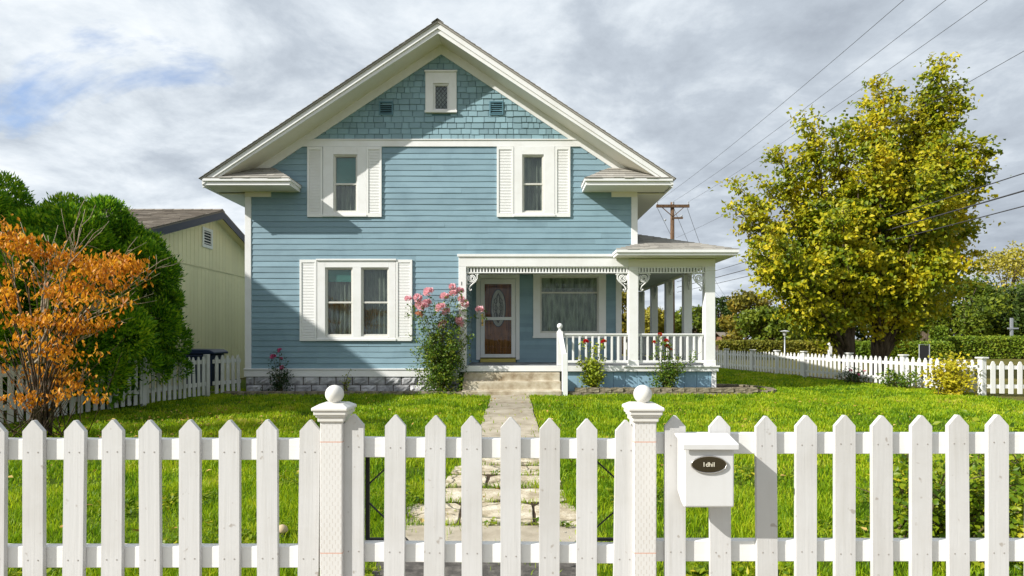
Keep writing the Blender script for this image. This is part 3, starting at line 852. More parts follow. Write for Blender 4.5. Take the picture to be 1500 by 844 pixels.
w1 = window((-4.60,-3.55,4.30,6.005), [wins['ul']], F, 5.10, 1, False)
mb = MB(); mb.box(-4.33,-3.79, F+.075, F+.085, 5.12, 5.79); mb.build('blind', M['teal'], w1)
window((.05,1.04,4.30,6.005), [wins['ur']], F, 5.10, 3, False)
w2 = window((-4.745,-2.835,1.28,3.255), [wins['l1'], wins['l2']], F, 2.21, 5)
mb = MB(); mb.box(-4.53,-3.90, F+.075, F+.085, 2.72, 3.04); mb.build('blind', M['teal'], w2)
w3 = window((-2.108,-1.35,6.83,7.86-.02), [AW], F-.012, None, 8, True, (M['white'], M['glass'], M['palelace']))
mb = MB()
for q in range(-4, 6):
    for sl in (1, -1):
        pa, pb = [], []
        x = AW[0]+.06; 
        a = Vector((AW[0]+.045, F+.008, 7.21+q*.11)); b = a + Vector((.295, 0, sl*.36))
        # clip to the pane
        za, zb = AW[2]+.05, AW[3]-.05
        d = b-a
        t0, t1 = 0., 1.
        for lo_, hi_, p, dd in ((za, zb, a.z, d.z),):
            ta, tb_ = (lo_-p)/dd, (hi_-p)/dd
            t0, t1 = max(t0, min(ta, tb_)), min(t1, max(ta, tb_))
        if t1 > t0+.02: mb.beam(a+d*t0, a+d*t1, .008, .008)
mb.build('leading', M['black'], w3)
# porch picture window
mats = (M['sash'], M['darkglass'], M['palelace'])
w4 = window((.59,2.62,1.35,3.16), [PW], R, 2.61, 11, False, mats)
mb = MB(); n = 60
vs = []
for j in range(2):
    for i in range(n+1):
        u = PW[0]+(PW[1]-PW[0])*i/n; vs.append((u, R+.085+.012*math.sin(u*60), 2.60+.0*j if j == 0 else 3.05))
for i in range(n):  # scalloped hem
    pass
mb.add([(v[0], v[1], (2.70+.035*math.sin(v[0]*34)) if k <= n else v[2]) for k, v in enumerate(vs)], [(i, i+1, n+2+i, n+1+i) for i in range(n)])
mb.build('valance', M['palelace'], w4, smooth=True)

# shutters
def shutter(x0, x1, z0, z1):
    mb = MB(); Y = F-.02; s = .05
    frame_rect(mb, x0+s, x1-s, z0+.09, z1-.07, x0, x1, z0, z1, Y-.032, Y)
    zm = z0+(z1-z0)*.47
    z = z0+.10
    while z < z1-.08:
        mb.obox(((x0+x1)/2, Y-.014, z+.014), ((x1-x0)/2-s, 0, 0), (0,-.005,-.0155), (0,.0025,-.001)); z += .037
    mb.box(x0+s, x1-s, Y-.004, Y-.001, z0+.09, z1-.07)
    return mb.build('shutter', M['shutter'], house, bevel=.003)
for a in ((-4.985,-4.612,4.29,6.0), (-3.545,-3.175,4.29,6.0), (-.37,.04,4.29,6.0), (1.05,1.42,4.29,6.0), (-5.17,-4.755,1.27,3.25), (-2.825,-2.43,1.27,3.25)):
    shutter(*a)
# gable vents
for x0, x1 in ((-3.242,-2.9), (-.55,-.212)):
    mb = MB(); frame_rect(mb, x0+.03, x1-.03, 6.81, 7.085, x0, x1, 6.78, 7.113, F-.04, F-.012)
    for q in range(6): mb.obox(((x0+x1)/2, F-.024, 6.835+q*.048), ((x1-x0)/2-.03,0,0), (0,-.011,-.012), (0,.003,-.003))
    v = mb.build('attic_vent', M['vent'], house)
    mb = MB(); mb.box(x0+.03, x1-.03, F-.019, F-.016, 6.81, 7.085); mb.build('vent_dark_back', M['darkhole'], v)  # near-black sheet paints the darkness behind the louvres

# recessed porch: jamb board, beams, frieze, columns
mb = MB(); mb.box(-1.30, -1.115, F-.04, F+.12, .52, 3.08); jb = mb.build('porch_post', M['white'], house, bevel=.005)
mb = MB(); mb.box(-1.30, 2.84, F-.04, F+.10, 3.082, 3.335); mb.box(-1.33, 2.84, F-.07, F-.042, 3.32, 3.385); mb.box(-1.33,2.84,F-.042,F+.02,3.337,3.385)
mb.build('porch_beam', M['white'], house, bevel=.004)
COLX = [(2.845,3.08), (4.71,4.955)]
COLY = [F, 15.92, 17.77, 19.64, 21.6]
mb = MB(); mb.box(2.842, 4.96, F-.02, F+.10, 3.082, 3.275); mb.box(4.74, 4.93, F+.102, COLY[-1]+.1, 3.10, 3.262); mb.build('porch_beam', M['cream'], house, bevel=.004)
def col(x0, x1, y0, y1):
    mb = MB(); mb.box(x0, x1, y0, y1, .80, 3.08); mb.box(x0-.012, x1+.012, y0-.012, y1+.012, .672, .80); mb.box(x0-.01, x1+.01, y0-.01, y1+.01, 2.98, 3.0)
    return mb.build('porch_column', M['white'], house, bevel=.006)
col(COLX[0][0], COLX[0][1], F-.03, F+.20); col(COLX[1][0], COLX[1][1], F-.03, F+.20)
for y in COLY[1:]: col(4.72, 4.94, y-.0, y+.22)
mb = MB(); mb.box(XR-.15, XR+.01, R-.028, R+.05, .68, 3.15); mb.build('corner_board', M['white'], house, bevel=.004)
def frieze(x0, x1):
    mb = MB(); y0, y1 = F+.0, F+.035
    mb.box(x0, x1, y0, y1, 3.055, 3.081); mb.box(x0, x1, y0-.006, y1+.006, 2.928, 2.953)
    n = int((x1-x0)/.077); 
    for i in range(n+1):
        x = x0 + (x1-x0)*(i+.5)/(n+1); mb.box(x-.018, x+.018, y0+.004, y1-.004, 2.953, 3.055)
    return mb.build('spindle_frieze', M['white'], house)
frieze(-1.113, 2.843); frieze(3.082, 4.708)
def bracket(x, sg, y, along='x', zt=2.926, sc=1.0):
    """scroll-sawn corner bracket: sg=+1 grows to +x from the post at x"""
    mb = MB(); th = .016
    def P(u, v):
        u *= sc; v *= sc
        return (x+sg*u, y, zt-v) if along == 'x' else (x, y+sg*u, zt-v)
    sp_ = []
    for i in range(34):
        a = i/33*2.35*2*PI; rr = .018+.088*(1-i/33)
        sp_.append(P(.135+rr*math.cos(a+2.4), .125-rr*math.sin(a+2.4)))
    mb.tube(sp_, th*.95*sc, 6)
    mb.tube([P(*q) for q in ((.305,.035),(.275,.02),(.26,.06),(.265,.13),(.22,.20),(.14,.27),(.085,.32),(.06,.38),(.08,.425),(.115,.415),(.115,.385))], th*sc, 6)
    mb.tube([P(0,.01),P(.29,.01)], th*.8*sc, 6); mb.tube([P(.008,0),P(.008,.36)], th*.8*sc, 6)
    mb.tube([P(.01,.25),P(.05,.27),P(.10,.25)], th*.7*sc, 6)
    mb.tube([P(.22,.02),P(.245,.055)], th*.7*sc, 6)
    return mb.build('bracket', M['white'], house, smooth=True)
bracket(-1.11, 1, F+.018); bracket(2.84, -1, F+.018); bracket(3.085, 1, F+.018); bracket(4.705, -1, F+.018)
for y in COLY[1:-1]: bracket(4.83, 1, y+.225, 'y', 3.095)
for y in COLY[1:]: bracket(4.83, -1, y-.005, 'y', 3.095)
# ceiling, floor, skirt
mb = MB(); mb.box(-1.12, 4.738, F+.102, R-.02, 3.12, 3.14); mb.box(XR+.03, 4.738, R-.02, 21.9, 3.12, 3.14)
mb.build('porch_ceiling', M['ceiling'], house)
mb = MB(); mb.box(-1.10, 4.98, 14.145, R-.01, .60, .67); mb.box(XR+.03, 4.98, R-.01, 22.0, .60, .67); mb.build('porch_floor', M['floor'], house)
mb = MB(); mb.box(-1.112, 5.02, 14.095, 14.143, .53, .668); mb.box(2.7, 5.05, 14.06, 14.094, .635, .675); mb.box(4.982, 5.02, 14.145, 22.0, .53, .668)
mb.build('floor_fascia', M['white'], house, bevel=.004)
mb = MB(); x = 1.32
while x < 4.87:
    x2 = min(x+.29, 4.87); mb.box(x+.004, x2-.004, 14.17, 14.20, -.02, .528); x = x2
y = 14.26
while y < 22: mb.box(4.93, 4.955, y+.004, y+.286, -.02, .528); y += .29
mb.box(1.32, 4.92, 14.206, 14.22, -.02, .528)
mb.build('porch_skirt', M['blueskirt'], house)
mb = MB(); mb.box(4.872, 4.975, 14.13, 14.25, -.02, .528); mb.build('skirt_post', M['white'], house, bevel=.004)
# porch roof
def tri_roof():
    mb = MB(); p = .355; e = 3.415
    A, B = (2.44,13.55,e), (5.31,13.55,e); H = (XR,15.81,e+p*2.26); W_ = (XR,F,e+p*.62)
    C_ = (5.31,22.3,e); D_ = (XR,22.3,e+p*2.26); G = (2.44,F,e)
    mb.poly([A,B,H,W_]); mb.poly([B,C_,D_,H]); mb.poly([G,A,W_])
    # front slope as courses on the full trapezoid left of the hip
    tb = MB()
    r = random.Random(3); rows = 17
    for i in range(rows):
        a, b = i/rows, (i+1)/rows
        y0, y1 = 13.55+2.26*a, 13.55+2.26*b; z0, z1 = e+p*2.26*a, e+p*2.26*b
        xl = 2.44+.62*a*2.26/.62 if y0 < F else XR+.02
        xl = min(xl, XR+.02); xr = 5.31-2.26*a; x = xl
        while x < xr-.02:
            x2 = min(x+r.uniform(.2,.36), xr); th = r.uniform(.010,.018); rg = r.uniform(-.012,.012)
            xa, xb = x+.002, x2-.002; xt = min(xb, 5.31-2.26*b)
            tb.add([(xa,y0+rg,z0+th),(xb,y0+rg,z0+th),(xt,y1+.01,z1+.004),(min(xa,xt),y1+.01,z1+.004),(xa,y0+rg,z0),(xb,y0+rg,z0)], [(0,1,2,3),(4,5,1,0)])
            x = x2
        # the side slope
        x0s, x1s = 5.31-2.26*a, 5.31-2.26*b; y = 13.55+2.26*a
        while y < 22.28:
            y2 = min(y+r.uniform(.2,.36), 22.3); th = r.uniform(.010,.018)
            tb.add([(x0s,y+.002,z0+th),(x0s,y2-.002,z0+th),(x1s,max(y2-.002,13.55+2.26*b),z1+.004),(x1s,max(y,13.55+2.26*b),z1+.004),(x0s,y+.002,z0),(x0s,y2-.002,z0)], [(0,1,2,3),(4,5,1,0)])
            y = y2
    mb.add(tb.v, tb.f)
    pr = mb.build('porch_roof', M['roof'], house)
    mb = MB(); mb.box(2.46, 5.29, 13.585, 13.615, 3.285, 3.37); mb.box(2.44, 5.31, 13.55, 13.583, 3.345, 3.412)
    mb.box(5.262, 5.29, 13.617, 22.28, 3.285, 3.37); mb.box(5.292, 5.31, 13.585, 22.3, 3.345, 3.412)
    mb.box(2.46, 2.49, 13.617, F-.08, 3.285, 3.37); mb.box(2.44, 2.458, 13.585, F-.08, 3.345, 3.412)
    mb.build('fascia', M['white'], pr)
    mb = MB(); mb.box(2.492, 5.26, 13.617, F-.072, 3.288, 3.30); mb.box(2.842, 5.26, F-.07, 22.28, 3.288, 3.30); mb.build('soffit', M['cream'], pr)
tri_roof()
# railing
def railing(p, q, post=None):
    p, q = Vector(p), Vector(q); d = (q-p); L = d.length; u = d/L; mb = MB()
    mb.beam(p+Vector((0,0,1.435)), q+Vector((0,0,1.435)), .085, .035); mb.beam(p+Vector((0,0,1.40)), q+Vector((0,0,1.40)), .045, .035)
    ra = mb.build('railing', M['white'], house, bevel=.004)
    mb = MB(); mb.beam(p+Vector((0,0,.765)), q+Vector((0,0,.765)), .05, .06); mb.build('bottom_rail', M['white'], ra, bevel=.004)
    n = max(2, round(L/.165)); first = None
    for i in range(n):
        c = p+u*(L*(i+.5)/n)
        if first is None:
            mb = MB(); mb.box(c.x-.024, c.x+.024, c.y-.02, c.y+.02, .795, 1.383); first = mb.build('baluster', M['white'], ra, bevel=.003)
        else:
            dup(first, ra, (c.x, c.y, .795))
    return ra
RZ = 0
railing((1.26,F+.05,0), (2.843,F+.05,0)); railing((3.082,F+.06,0), (4.708,F+.06,0))
for a, b in zip([F+.2]+[y+.22 for y in COLY[1:-1]], COLY[1:]): railing((4.83,a,0), (4.83,b,0))
mb = MB(); mb.box(1.10, 1.245, F-.02, F+.12, .672, 1.50); mb.box(1.095, 1.25, F-.025, F+.125, 1.43, 1.46)
mb.lathe([(.072,0),(.05,.02),(.03,.05),(.03,.075)], (1.173,F+.05,1.50), 16)
nw = mb.build('newel_post', M['white'], house, bevel=.004)
mb = MB(); mb.ball((1.173,F+.05,1.635), .07, 20); mb.build('ball_finial', M['white'], nw, smooth=True)
mb = MB(); mb.beam((1.18,F-.02,1.44), (1.225,13.58,.93), .10, .075); mb.build('handrail', M['white'], nw, bevel=.006)
mb = MB(); mb.box(1.165, 1.295, 13.46, 13.585, -.02, .985); mb.build('stair_post', M['white'], nw, bevel=.006)
# front door
mb = MB(); yd = R-.05
mb.box(-1.0, DR[0], yd, R+.02, .74, 3.10); mb.box(DR[1], .21, yd, R+.02, .74, 3.10); mb.box(-1.0, .21, yd-.005, R+.02, 3.0, 3.119)
dr = mb.build('door', M['white'], house, bevel=.004)
mb = MB(); mb.box(DR[0]+.005, DR[1]-.005, R-.06, R+.02, .672, .772); mb.build('threshold', M['yellowsill'], dr)
mb = MB(); a, b = DR[0]+.008, DR[1]-.008; g0, g1 = -.763, -.018
mb.box(a, g0, R-.035, R+.0, .80, 2.99); mb.box(g1, b, R-.035, R+.0, .80, 2.99)
mb.box(g0, g1, R-.035, R+.0, .80, .895); mb.box(g0, g1, R-.035, R+.0, 2.85, 2.99); mb.box(g0, g1, R-.035, R+.0, 1.845, 1.93)
mb.build('storm_door', M['white'], dr, bevel=.004)
mb = MB(); mb.box(g0, g1, R-.015, R-.011, .895, 1.845); mb.box(g0, g1, R-.015, R-.011, 1.93, 2.85); mb.build('storm_glass', M['doorglass'], dr)
mb = MB(); mb.box(a, b, R+.05, R+.09, .78, 3.0)
# raised arched panels
def arch(x0, x1, z0, z1, rise, y):
    pts = [(x0,y,z0),(x1,y,z0)] + [(x1+(x0-x1)*i/12, y, z1+rise*math.sin(PI*i/12)) for i in range(13)]
    mb.prism([(p[0],p[1],p[2]) for p in pts], (0,-.014,0))
arch(-.70,-.44,.95,1.35,.10,R+.05); arch(-.35,-.09,.95,1.35,.10,R+.05)
dl = mb.build('door_leaf', M['door'], dr, bevel=.004)
def ellipse(mb, c, rx, rz, y0, y1, n=36, mat=0):
    mb.prism([(c[0]+rx*math.cos(2*PI*i/n), y0, c[1]+rz*math.sin(2*PI*i/n)) for i in range(n)], (0,y1-y0,0), mat)
ec = (-.385, 2.18); mb = MB(); ellipse(mb, ec, .205, .52, R+.030, R+.049); mb.build('oval_glass', M['leaded'], dr)
mb = MB()
mb.tube([(ec[0]+.205*math.cos(2*PI*i/36), R+.028, ec[1]+.52*math.sin(2*PI*i/36)) for i in range(37)], .012, 6)
for sg in (-1, 1):
    for ph in (0, .33, .66):
        mb.tube([(ec[0]+sg*.14*math.sin(i/20*PI)*math.cos(ph*3), R+.027, ec[1]-.42+.84*i/20) for i in range(21)], .006, 5)
    for zc in (-.2, .0, .2):
        mb.tube([(ec[0]+sg*(.07+.05*math.cos(a*.5)), R+.027, ec[1]+zc+.07*math.sin(a*.5)) for a in range(13)], .006, 5)
mb.build('leading', M['black'], dr)
mb = MB(); mb.box(-.848,-.80, R-.045, R-.036, 1.68, 2.02); mb.tube([(-.825,R-.04,1.92),(-.825,R-.085,1.92),(-.80,R-.095,1.91),(-.75,R-.09,1.905)], .012, 8); mb.ball((-.825,R-.06,1.76), .025, 12)
mb.build('door_handle', M['brass'], dr)
# house number on the porch board
def text_mesh(name, txt, size, mat, parent, origin, ext=.001, sx=1):
    cu = bpy.data.curves.new(name, 'FONT'); cu.body = txt; cu.size = size; cu.extrude = ext
    cu.align_x = 'CENTER'; cu.align_y = 'CENTER'
    tmp = bpy.data.objects.new(name+'_tmp', cu); COL.objects.link(tmp)
    bpy.context.view_layer.update()
    me = bpy.data.meshes.new_from_object(tmp.evaluated_get(bpy.context.evaluated_depsgraph_get()))
    bpy.data.objects.remove(tmp); bpy.data.curves.remove(cu)
    for v in me.vertices:
        x, y, z = v.co; v.co = (x*sx, -z, y)
    me.materials.clear(); me.materials.append(mat)
    ob = bpy.data.objects.new(name, me); COL.objects.link(ob); return place(ob, origin, parent)
text_mesh('house_number', '1', .13, M['black'], jb, (-1.228, F-.044, 2.665), .002)

# concrete steps
st = MB(); X0, X1 = -1.17, 1.16
st.prism([(X0,14.09,-.02),(X0,13.44,-.02),(X0,13.44,.115),(X0,13.70,.12),(X0,13.70,.31),(X0,13.95,.315),(X0,13.95,.505),(X0,14.09,.51)], (X1-X0,0,0))
o = st.build('concrete_steps', M['steps'], bevel=.018, segs=2); tag(o, 'stained tan concrete steps rising to the front porch', 'steps')

# ------------------------------------------------------------------ edging blocks
def eblock(seed):
    r = random.Random(seed); mb = MB(); L, D, Hh = .275, .16, .10
    nx, ny, nz = 6, 4, 3
    mb.box(-L/2, L/2, -D/2, D/2, 0, Hh)
    import bmesh
    bm = bmesh.new()
    me = bpy.data.meshes.new('edging_block'); me.from_pydata(mb.v, [], mb.f); bm.from_mesh(me)
    bmesh.ops.bevel(bm, geom=bm.edges[:], offset=.012, segments=1, affect='EDGES')
    bmesh.ops.subdivide_edges(bm, edges=bm.edges[:], cuts=2, use_grid_fill=True)
    for v in bm.verts: v.co += Vector((r.gauss(0,.004), r.gauss(0,.005), r.gauss(0,.004)))
    bm.to_mesh(me); bm.free(); me.materials.append(M['edging']); return me
ebm = [eblock(i) for i in range(5)]
def eplace(x, y, z, rz, lab, grp):
    o = bpy.data.objects.new('edging_block', random.choice(ebm)); COL.objects.link(o)
    o.location = (x, y, z-.01); o.rotation_euler = (random.gauss(0,.03), random.gauss(0,.03), rz+random.gauss(0,.04)); WL[o] = o.location.copy()
    tag(o, lab, 'edging block', grp)
LA = 'mossy concrete edging block in the row before the stone foundation'
x = -6.95
while x < -1.2: eplace(x, 13.60+random.gauss(0,.012), 0, 0, LA, 'edging blocks before the stone foundation'); x += .285
LB = 'tan concrete edging block in the bottom course along the porch bed'
LC = 'tan concrete edging block in the upper course along the porch bed'
x = 1.48
while x < 5.5:
    eplace(x, 13.60+random.gauss(0,.012), -.01, 0, LB, 'lower edging blocks along the porch bed')
    eplace(x+.13, 13.615+random.gauss(0,.012), .085, 0, LC, 'upper edging blocks along the porch bed'); x += .285
LD = 'concrete edging block on the curve rounding the porch corner'
for i in range(11):
    a = -PI/2 + i/10*PI*.95; eplace(5.55+1.0*math.cos(a)*.95, 14.75+1.12*math.sin(a), 0.0, a+PI/2, LD, 'edging blocks rounding the porch corner')

# ------------------------------------------------------------------ roses
def bloom_mesh(mat, seed):
    r = np.random.default_rng(seed); n = 26
    k = np.arange(n); rad = .018+.032*(k/n); ang = k*2.4
    tilt = .25+1.05*(k/n)
    P = np.stack([np.cos(ang)*rad*.9, np.sin(ang)*rad*.9, .03*(1-tilt)], 1)
    T = np.stack([np.cos(ang)*np.sin(tilt), np.sin(ang)*np.sin(tilt), np.cos(tilt)], 1)
    N = np.stack([-np.cos(ang)*np.cos(tilt), -np.sin(ang)*np.cos(tilt), np.sin(tilt)], 1)
    V, F_ = leaf_mesh(P, .045, .06, T, N, -.3, r)
    me = bpy.data.meshes.new('bloom'); me.from_pydata(V.tolist(), [], F_.tolist()); me.materials.append(mat); return me
BM = {k: bloom_mesh(M[k], i) for i, k in enumerate(('pink','peach','magenta','red'))}
def add_bloom(root, p, kind, sc):
    o = bpy.data.objects.new('bloom', BM[kind]); COL.objects.link(o); o.parent = root
    o.location = Vector(p)-WL[root]; WL[o] = Vector(p); o.scale = (sc,)*3
    o.rotation_euler = (random.uniform(.3,1.1), random.uniform(-.4,.4), random.uniform(-.8,.8))
def rose(base, tips, nleaf, mat, blooms, label, leaf=.05, spread=.16, extra=8, h=1.0, w=.35, name='rose_bush', cat='rose bush', low=.12):
    base = Vector(base); root = thing(name, base, label, cat); mb = MB(); r = random.Random(hash(label) % 1000 if False else len(label)*7+int(base.x*10))
    cents = []
    tl = [Vector(t_) for t_ in tips]
    for i in range(extra):
        a = r.uniform(0, 2*PI); q = r.random()**.6
        tl.append(base+Vector((math.cos(a)*w*q, math.sin(a)*w*.7*q, h*r.uniform(.45,.85))))
    for tp in tl:
        s = base+Vector((r.gauss(0,.04), r.gauss(0,.04), 0)); d = tp-s
        mid = s+Vector((d.x*.25, d.y*.25, d.z*.6))+Vector((r.gauss(0,.03), r.gauss(0,.03), 0))
        cv = bez(s, mid, tp, 9); mb.tube(cv, [.011-.008*i/8 for i in range(9)], 5)
        m = max(5, int(d.length*9))
        for k in range(m):
            u = low+(1-low)*(k+r.random())/m; i = min(int(u*8), 7); f = u*8-i
            cents.append(np.array(cv[i]*(1-f)+cv[i+1]*f) + np.array((r.gauss(0,1), r.gauss(0,1), r.gauss(0,.8)))*spread*(1.15-.8*u)*.6)
    mb.build('stems', M['stem'], root, smooth=True, origin=base)
    C = np.array(cents); ci = RNG.integers(0, len(C), nleaf)
    P = C[ci]+RNG.normal(size=(nleaf,3))*.045
    P[:,2] = np.maximum(P[:,2], base.z+.03)
    T = rand_dir(nleaf)+np.array((0,0,-.25)); N = rand_dir(nleaf)*.7+np.array((-.2,-.4,.7))
    V, F_ = leaf_mesh(P, leaf, leaf*.6, T, N); link_mesh('leaves', V, F_, mat, root, origin=base)
    for b in blooms: add_bloom(root, b[0], b[1], b[2])
    return root
D = 13.85
pk = [(598,437),(627,427),(618,448),(625,444),(613,446),(651,434),(645,450),(653,456),(647,475),(663,420),(664,429),(673,426),(676,438),(681,444),(672,468),(674,474),(703,453),(612,436)]
bl = [(at(x, y, D-.1+random.uniform(-.15,.15)), 'pink', random.uniform(1.7,2.4)) for x, y in pk]
bl += [(at(614,460,D-.1), 'peach', 1.9)]
rose((-1.72,D,.04), [b[0] for b in bl], 7200, M['roseleaf'], bl, 'tall pink rose bush climbing beside the porch steps', .062, .40, 60, 1.75, .72, low=.06)
bl = [(at(400,522,D), 'magenta', 1.3), (at(409,513,D), 'magenta', 1.1), (at(413,538,D), 'magenta', .9), (at(412,525,D), 'magenta', .7)]
rose((-5.54,D,.04), [b[0] for b in bl], 650, M['darkrose'], bl, 'small dark rose bush with magenta flowers by the left foundation', .055, .18, 9, .75, .3)
bl = [(at(858,500,D-.1), 'red', 1.3), (at(884,500,D-.1), 'red', 1.3)]
rose((1.93,D,.04), [b[0] for b in bl]+[at(873,502,D-.1)], 1900, M['limerose'], bl, 'lime green rose bush with two red flowers before the railing', .065, .22, 26, 1.0, .38, low=.15)
bl = [(at(967,490,D-.1), 'red', 1.0), (at(958,501,D-.1), 'red', .9), (at(976,499,D-.1), 'red', 1.2), (at(978,507,D-.1), 'red', 1.2), (at(983,512,D-.1), 'red', .8)]
rose((3.68,D,.04), [b[0] for b in bl]+[at(1000,520,D-.1), at(1028,515,D-.1)], 1800, M['roseleaf'], bl, 'green rose bush with red flowers before the porch corner skirt', .06, .22, 22, .9, .42, low=.12)
rose((-4.0,D,.04), [at(514,540,D)], 90, M['limerose'], [], 'sparse yellow green weed sprout by the stone foundation', .05, .14, 4, .45, .15, name='weed', cat='weed')

# ------------------------------------------------------------------ picket fences
def picket_mesh(w_, h, th, d, point='sharp', nails=True, z0=0.0):
    """picket standing at the origin; d = unit direction along the fence, front normal = (d.y,-d.x)"""
    mb = MB(); d = Vector((d[0], d[1], 0)).normalized(); nv = Vector((d.y, -d.x, 0))
    if point == 'sharp': prof = [(-w_/2,0),(w_/2,0),(w_/2,h-w_*.52),(.004,h),(-.004,h),(-w_/2,h-w_*.52)]
    else: prof = [(-w_/2,0),(w_/2,0),(w_/2,h-.075),(w_*.36,h-.055),(w_*.30,h-.03),(w_*.14,h-.004),(-w_*.14,h-.004),(-w_*.30,h-.03),(-w_*.36,h-.055),(-w_/2,h-.075)]
    mb.prism([d*u + Vector((0,0,z+z0)) + nv*(th/2) for u, z in prof], -nv*th)
    if nails:
        for z in nails:
            for u in (-.019, .021):
                c = d*u+Vector((0,0,z))+nv*(th/2+.0012)
                mb.prism([c+d*.0032*math.cos(a*PI/3)+Vector((0,0,.0032*math.sin(a*PI/3))) for a in range(6)], -nv*.001, 1)
    return mb
FY = 2.297
def front_panel(name, label, cat, centers, ztip, rails, xr, tilt=0.0, posts=()):
    root = thing(name, ((xr[0]+xr[1])/2, FY, 0), label, cat)
    for z0, z1 in rails:
        mb = MB(); mb.prism([(xr[0],FY+.0105,z0),(xr[1],FY+.0105,z0+tilt),(xr[1],FY+.0105,z1+tilt),(xr[0],FY+.0105,z1)], (0,.036,0))
        mb.build('rail', M['rail'], root, bevel=.003, segs=2)
    zt = sum(ztip)/2
    ref = None
    for i, c in enumerate(centers):
        f = i/max(1, len(centers)-1); z = ztip[0]+(ztip[1]-ztip[0])*f
        if i % 4 == 0:
            n1 = (rails[0][0]+rails[0][1])/2; n2 = (rails[1][0]+rails[1][1])/2
            mb = picket_mesh(.0805+random.uniform(-.0015,.0015), zt-.05, .018, (1,0), 'sharp', (n1+random.uniform(-.008,.008), n2+random.uniform(-.008,.008)), .05)
            mb.v = [(v[0]+c, v[1]+FY, v[2]+(z-zt)) for v in mb.v]
            ref = mb.build('picket', [M['fence'], M['nail']], root, bevel=.0025, segs=2, origin=(c, FY, .05+z-zt)); zr = z
        else:
            dup(ref, root, (c, FY, .05+z-zt+random.uniform(-.003,.003)), (0, random.gauss(0,.0065), random.gauss(0,.012)))
    return root
def ball_post(root, x0, x1):
    mb = MB(); y0, y1 = 2.27, 2.358; mb.box(x0, x1, y0, y1, -.05, 1.012)
    p = mb.build('post', M['post'], root, bevel=.004, segs=2, origin=((x0+x1)/2, (y0+y1)/2, 0))
    c = ((x0+x1)/2, (y0+y1)/2)
    mb = MB()
    for (h, z0, z1) in ((.052,1.004,1.022),(.058,1.022,1.031),(.064,1.031,1.048)): mb.box(c[0]-h, c[0]+h, c[1]-h, c[1]+h, z0, z1+.0005*0)
    b = len(mb.v); h, h2 = .0705, .045
    mb.add([(c[0]-h,c[1]-h,1.048),(c[0]+h,c[1]-h,1.048),(c[0]+h,c[1]+h,1.048),(c[0]-h,c[1]+h,1.048),
            (c[0]-h,c[1]-h,1.060),(c[0]+h,c[1]-h,1.060),(c[0]+h,c[1]+h,1.060),(c[0]-h,c[1]+h,1.060),
            (c[0]-h2,c[1]-h2,1.074),(c[0]+h2,c[1]-h2,1.074),(c[0]+h2,c[1]+h2,1.074),(c[0]-h2,c[1]+h2,1.074)],
           [(0,3,2,1),(0,1,5,4),(1,2,6,5),(2,3,7,6),(3,0,4,7),(4,5,9,8),(5,6,10,9),(6,7,11,10),(7,4,8,11),(8,9,10,11)])
    mb.build('cap', M['ball'], p, bevel=.004, segs=2)
    mb = MB(); mb.lathe([(.02,1.073),(.016,1.08)], (*c,0), 16); mb.ball((*c,1.1085), .0365, 32); mb.build('ball_finial', M['ball'], p, smooth=True)
px = lambda x: (x-750)/370.0
lc = [px(v) for v in (-178,-121,-64,-7,50.5,107,164.6,222,279,337,393.5,450.5)]
PLx = (-.7515,-.6635); PRx = (.4765,.566)
fl = front_panel('picket_fence', 'white front picket fence section left of the gate', 'fence', lc, (1.004,1.010), ((.847,.93),(.418,.503)), (-2.6,-.752))
ball_post(fl, *PLx)
rc = [px(v) for v in (988.3,1055.6,1124,1179.5,1236.5,1292,1347.7,1404,1460,1516,1572,1629,1686)]
fr = front_panel('picket_fence', 'white front picket fence section carrying the mailbox', 'fence', rc, (1.025,1.031), ((.871,.953),(.443,.526)), (.5665,2.62))
ball_post(fr, *PRx)
gc = [px(v) for v in (518.5,577,635,692,748,804,858.5,911.5)]
gt = front_panel('picket_gate', 'white picket gate across the path between two ball topped posts', 'gate', gc, (1.031,1.010), ((.858,.936),(.442,.517)), (-.655,.472), -.008)
mb = MB(); y = FY+.055
for x in (-.585, .455): mb.box(x-.008, x+.008, y-.006, y+.006, .50, .875)
for x0, x1 in ((-.577,-.44), (.31,.447)): mb.box(x0, x1, y-.006, y+.006, .511, .522)
mb.build('steel_frame', M['black'], gt)
for a, b in (((-.58,.74),(-.41,.90)), ((-.58,.665),(-.41,.50)), ((.45,.735),(.27,.90)), ((.45,.66),(.27,.50))):
    mb = MB(); mb.tube([(a[0],y,a[1]),(b[0],y,b[1])], .0035, 6); mb.build('brace_rod', M['black'], gt)
for x, z in ((-.66,.895),(-.66,.48)):
    mb = MB(); mb.box(x-.012, x+.05, FY+.0475, FY+.052, z-.02, z+.02); mb.build('hinge', M['black'], gt)

# mailbox
mbx = thing('mailbox', (.74, 2.235, .69), 'white wall mailbox with an oval plaque fixed to the front fence', 'mailbox')
xa, xb, ya, yb = .648, .836, 2.182, 2.2775
mb = MB(); mb.prism([(xa,yb,.735),(xa,ya+.045,.702),(xa,ya+.012,.692),(xa,ya,.696),(xa,ya,.921),(xa,yb,.945)], (xb-xa,0,0))
mb.build('body', M['mailbox'], mbx, bevel=.006, segs=3)
mb = MB(); l0, l1 = xa-.010, xb+.012
mb.prism([(l0,yb+.002,.960),(l0,yb+.002,.950),(l0,ya-.012,.930),(l0,ya-.012,.914),(l0,ya-.018,.914),(l0,ya-.018,.936)], (l1-l0,0,0))
mb.build('lid', M['mailbox'], mbx, bevel=.004, segs=3)
pc = ((xa+xb)/2-.003, .857)
mb = MB(); ellipse(mb, pc, .066, .0315, ya-.007, ya-.0003, 48); pq = mb.build('plaque', M['pewter'], mbx, bevel=.002)
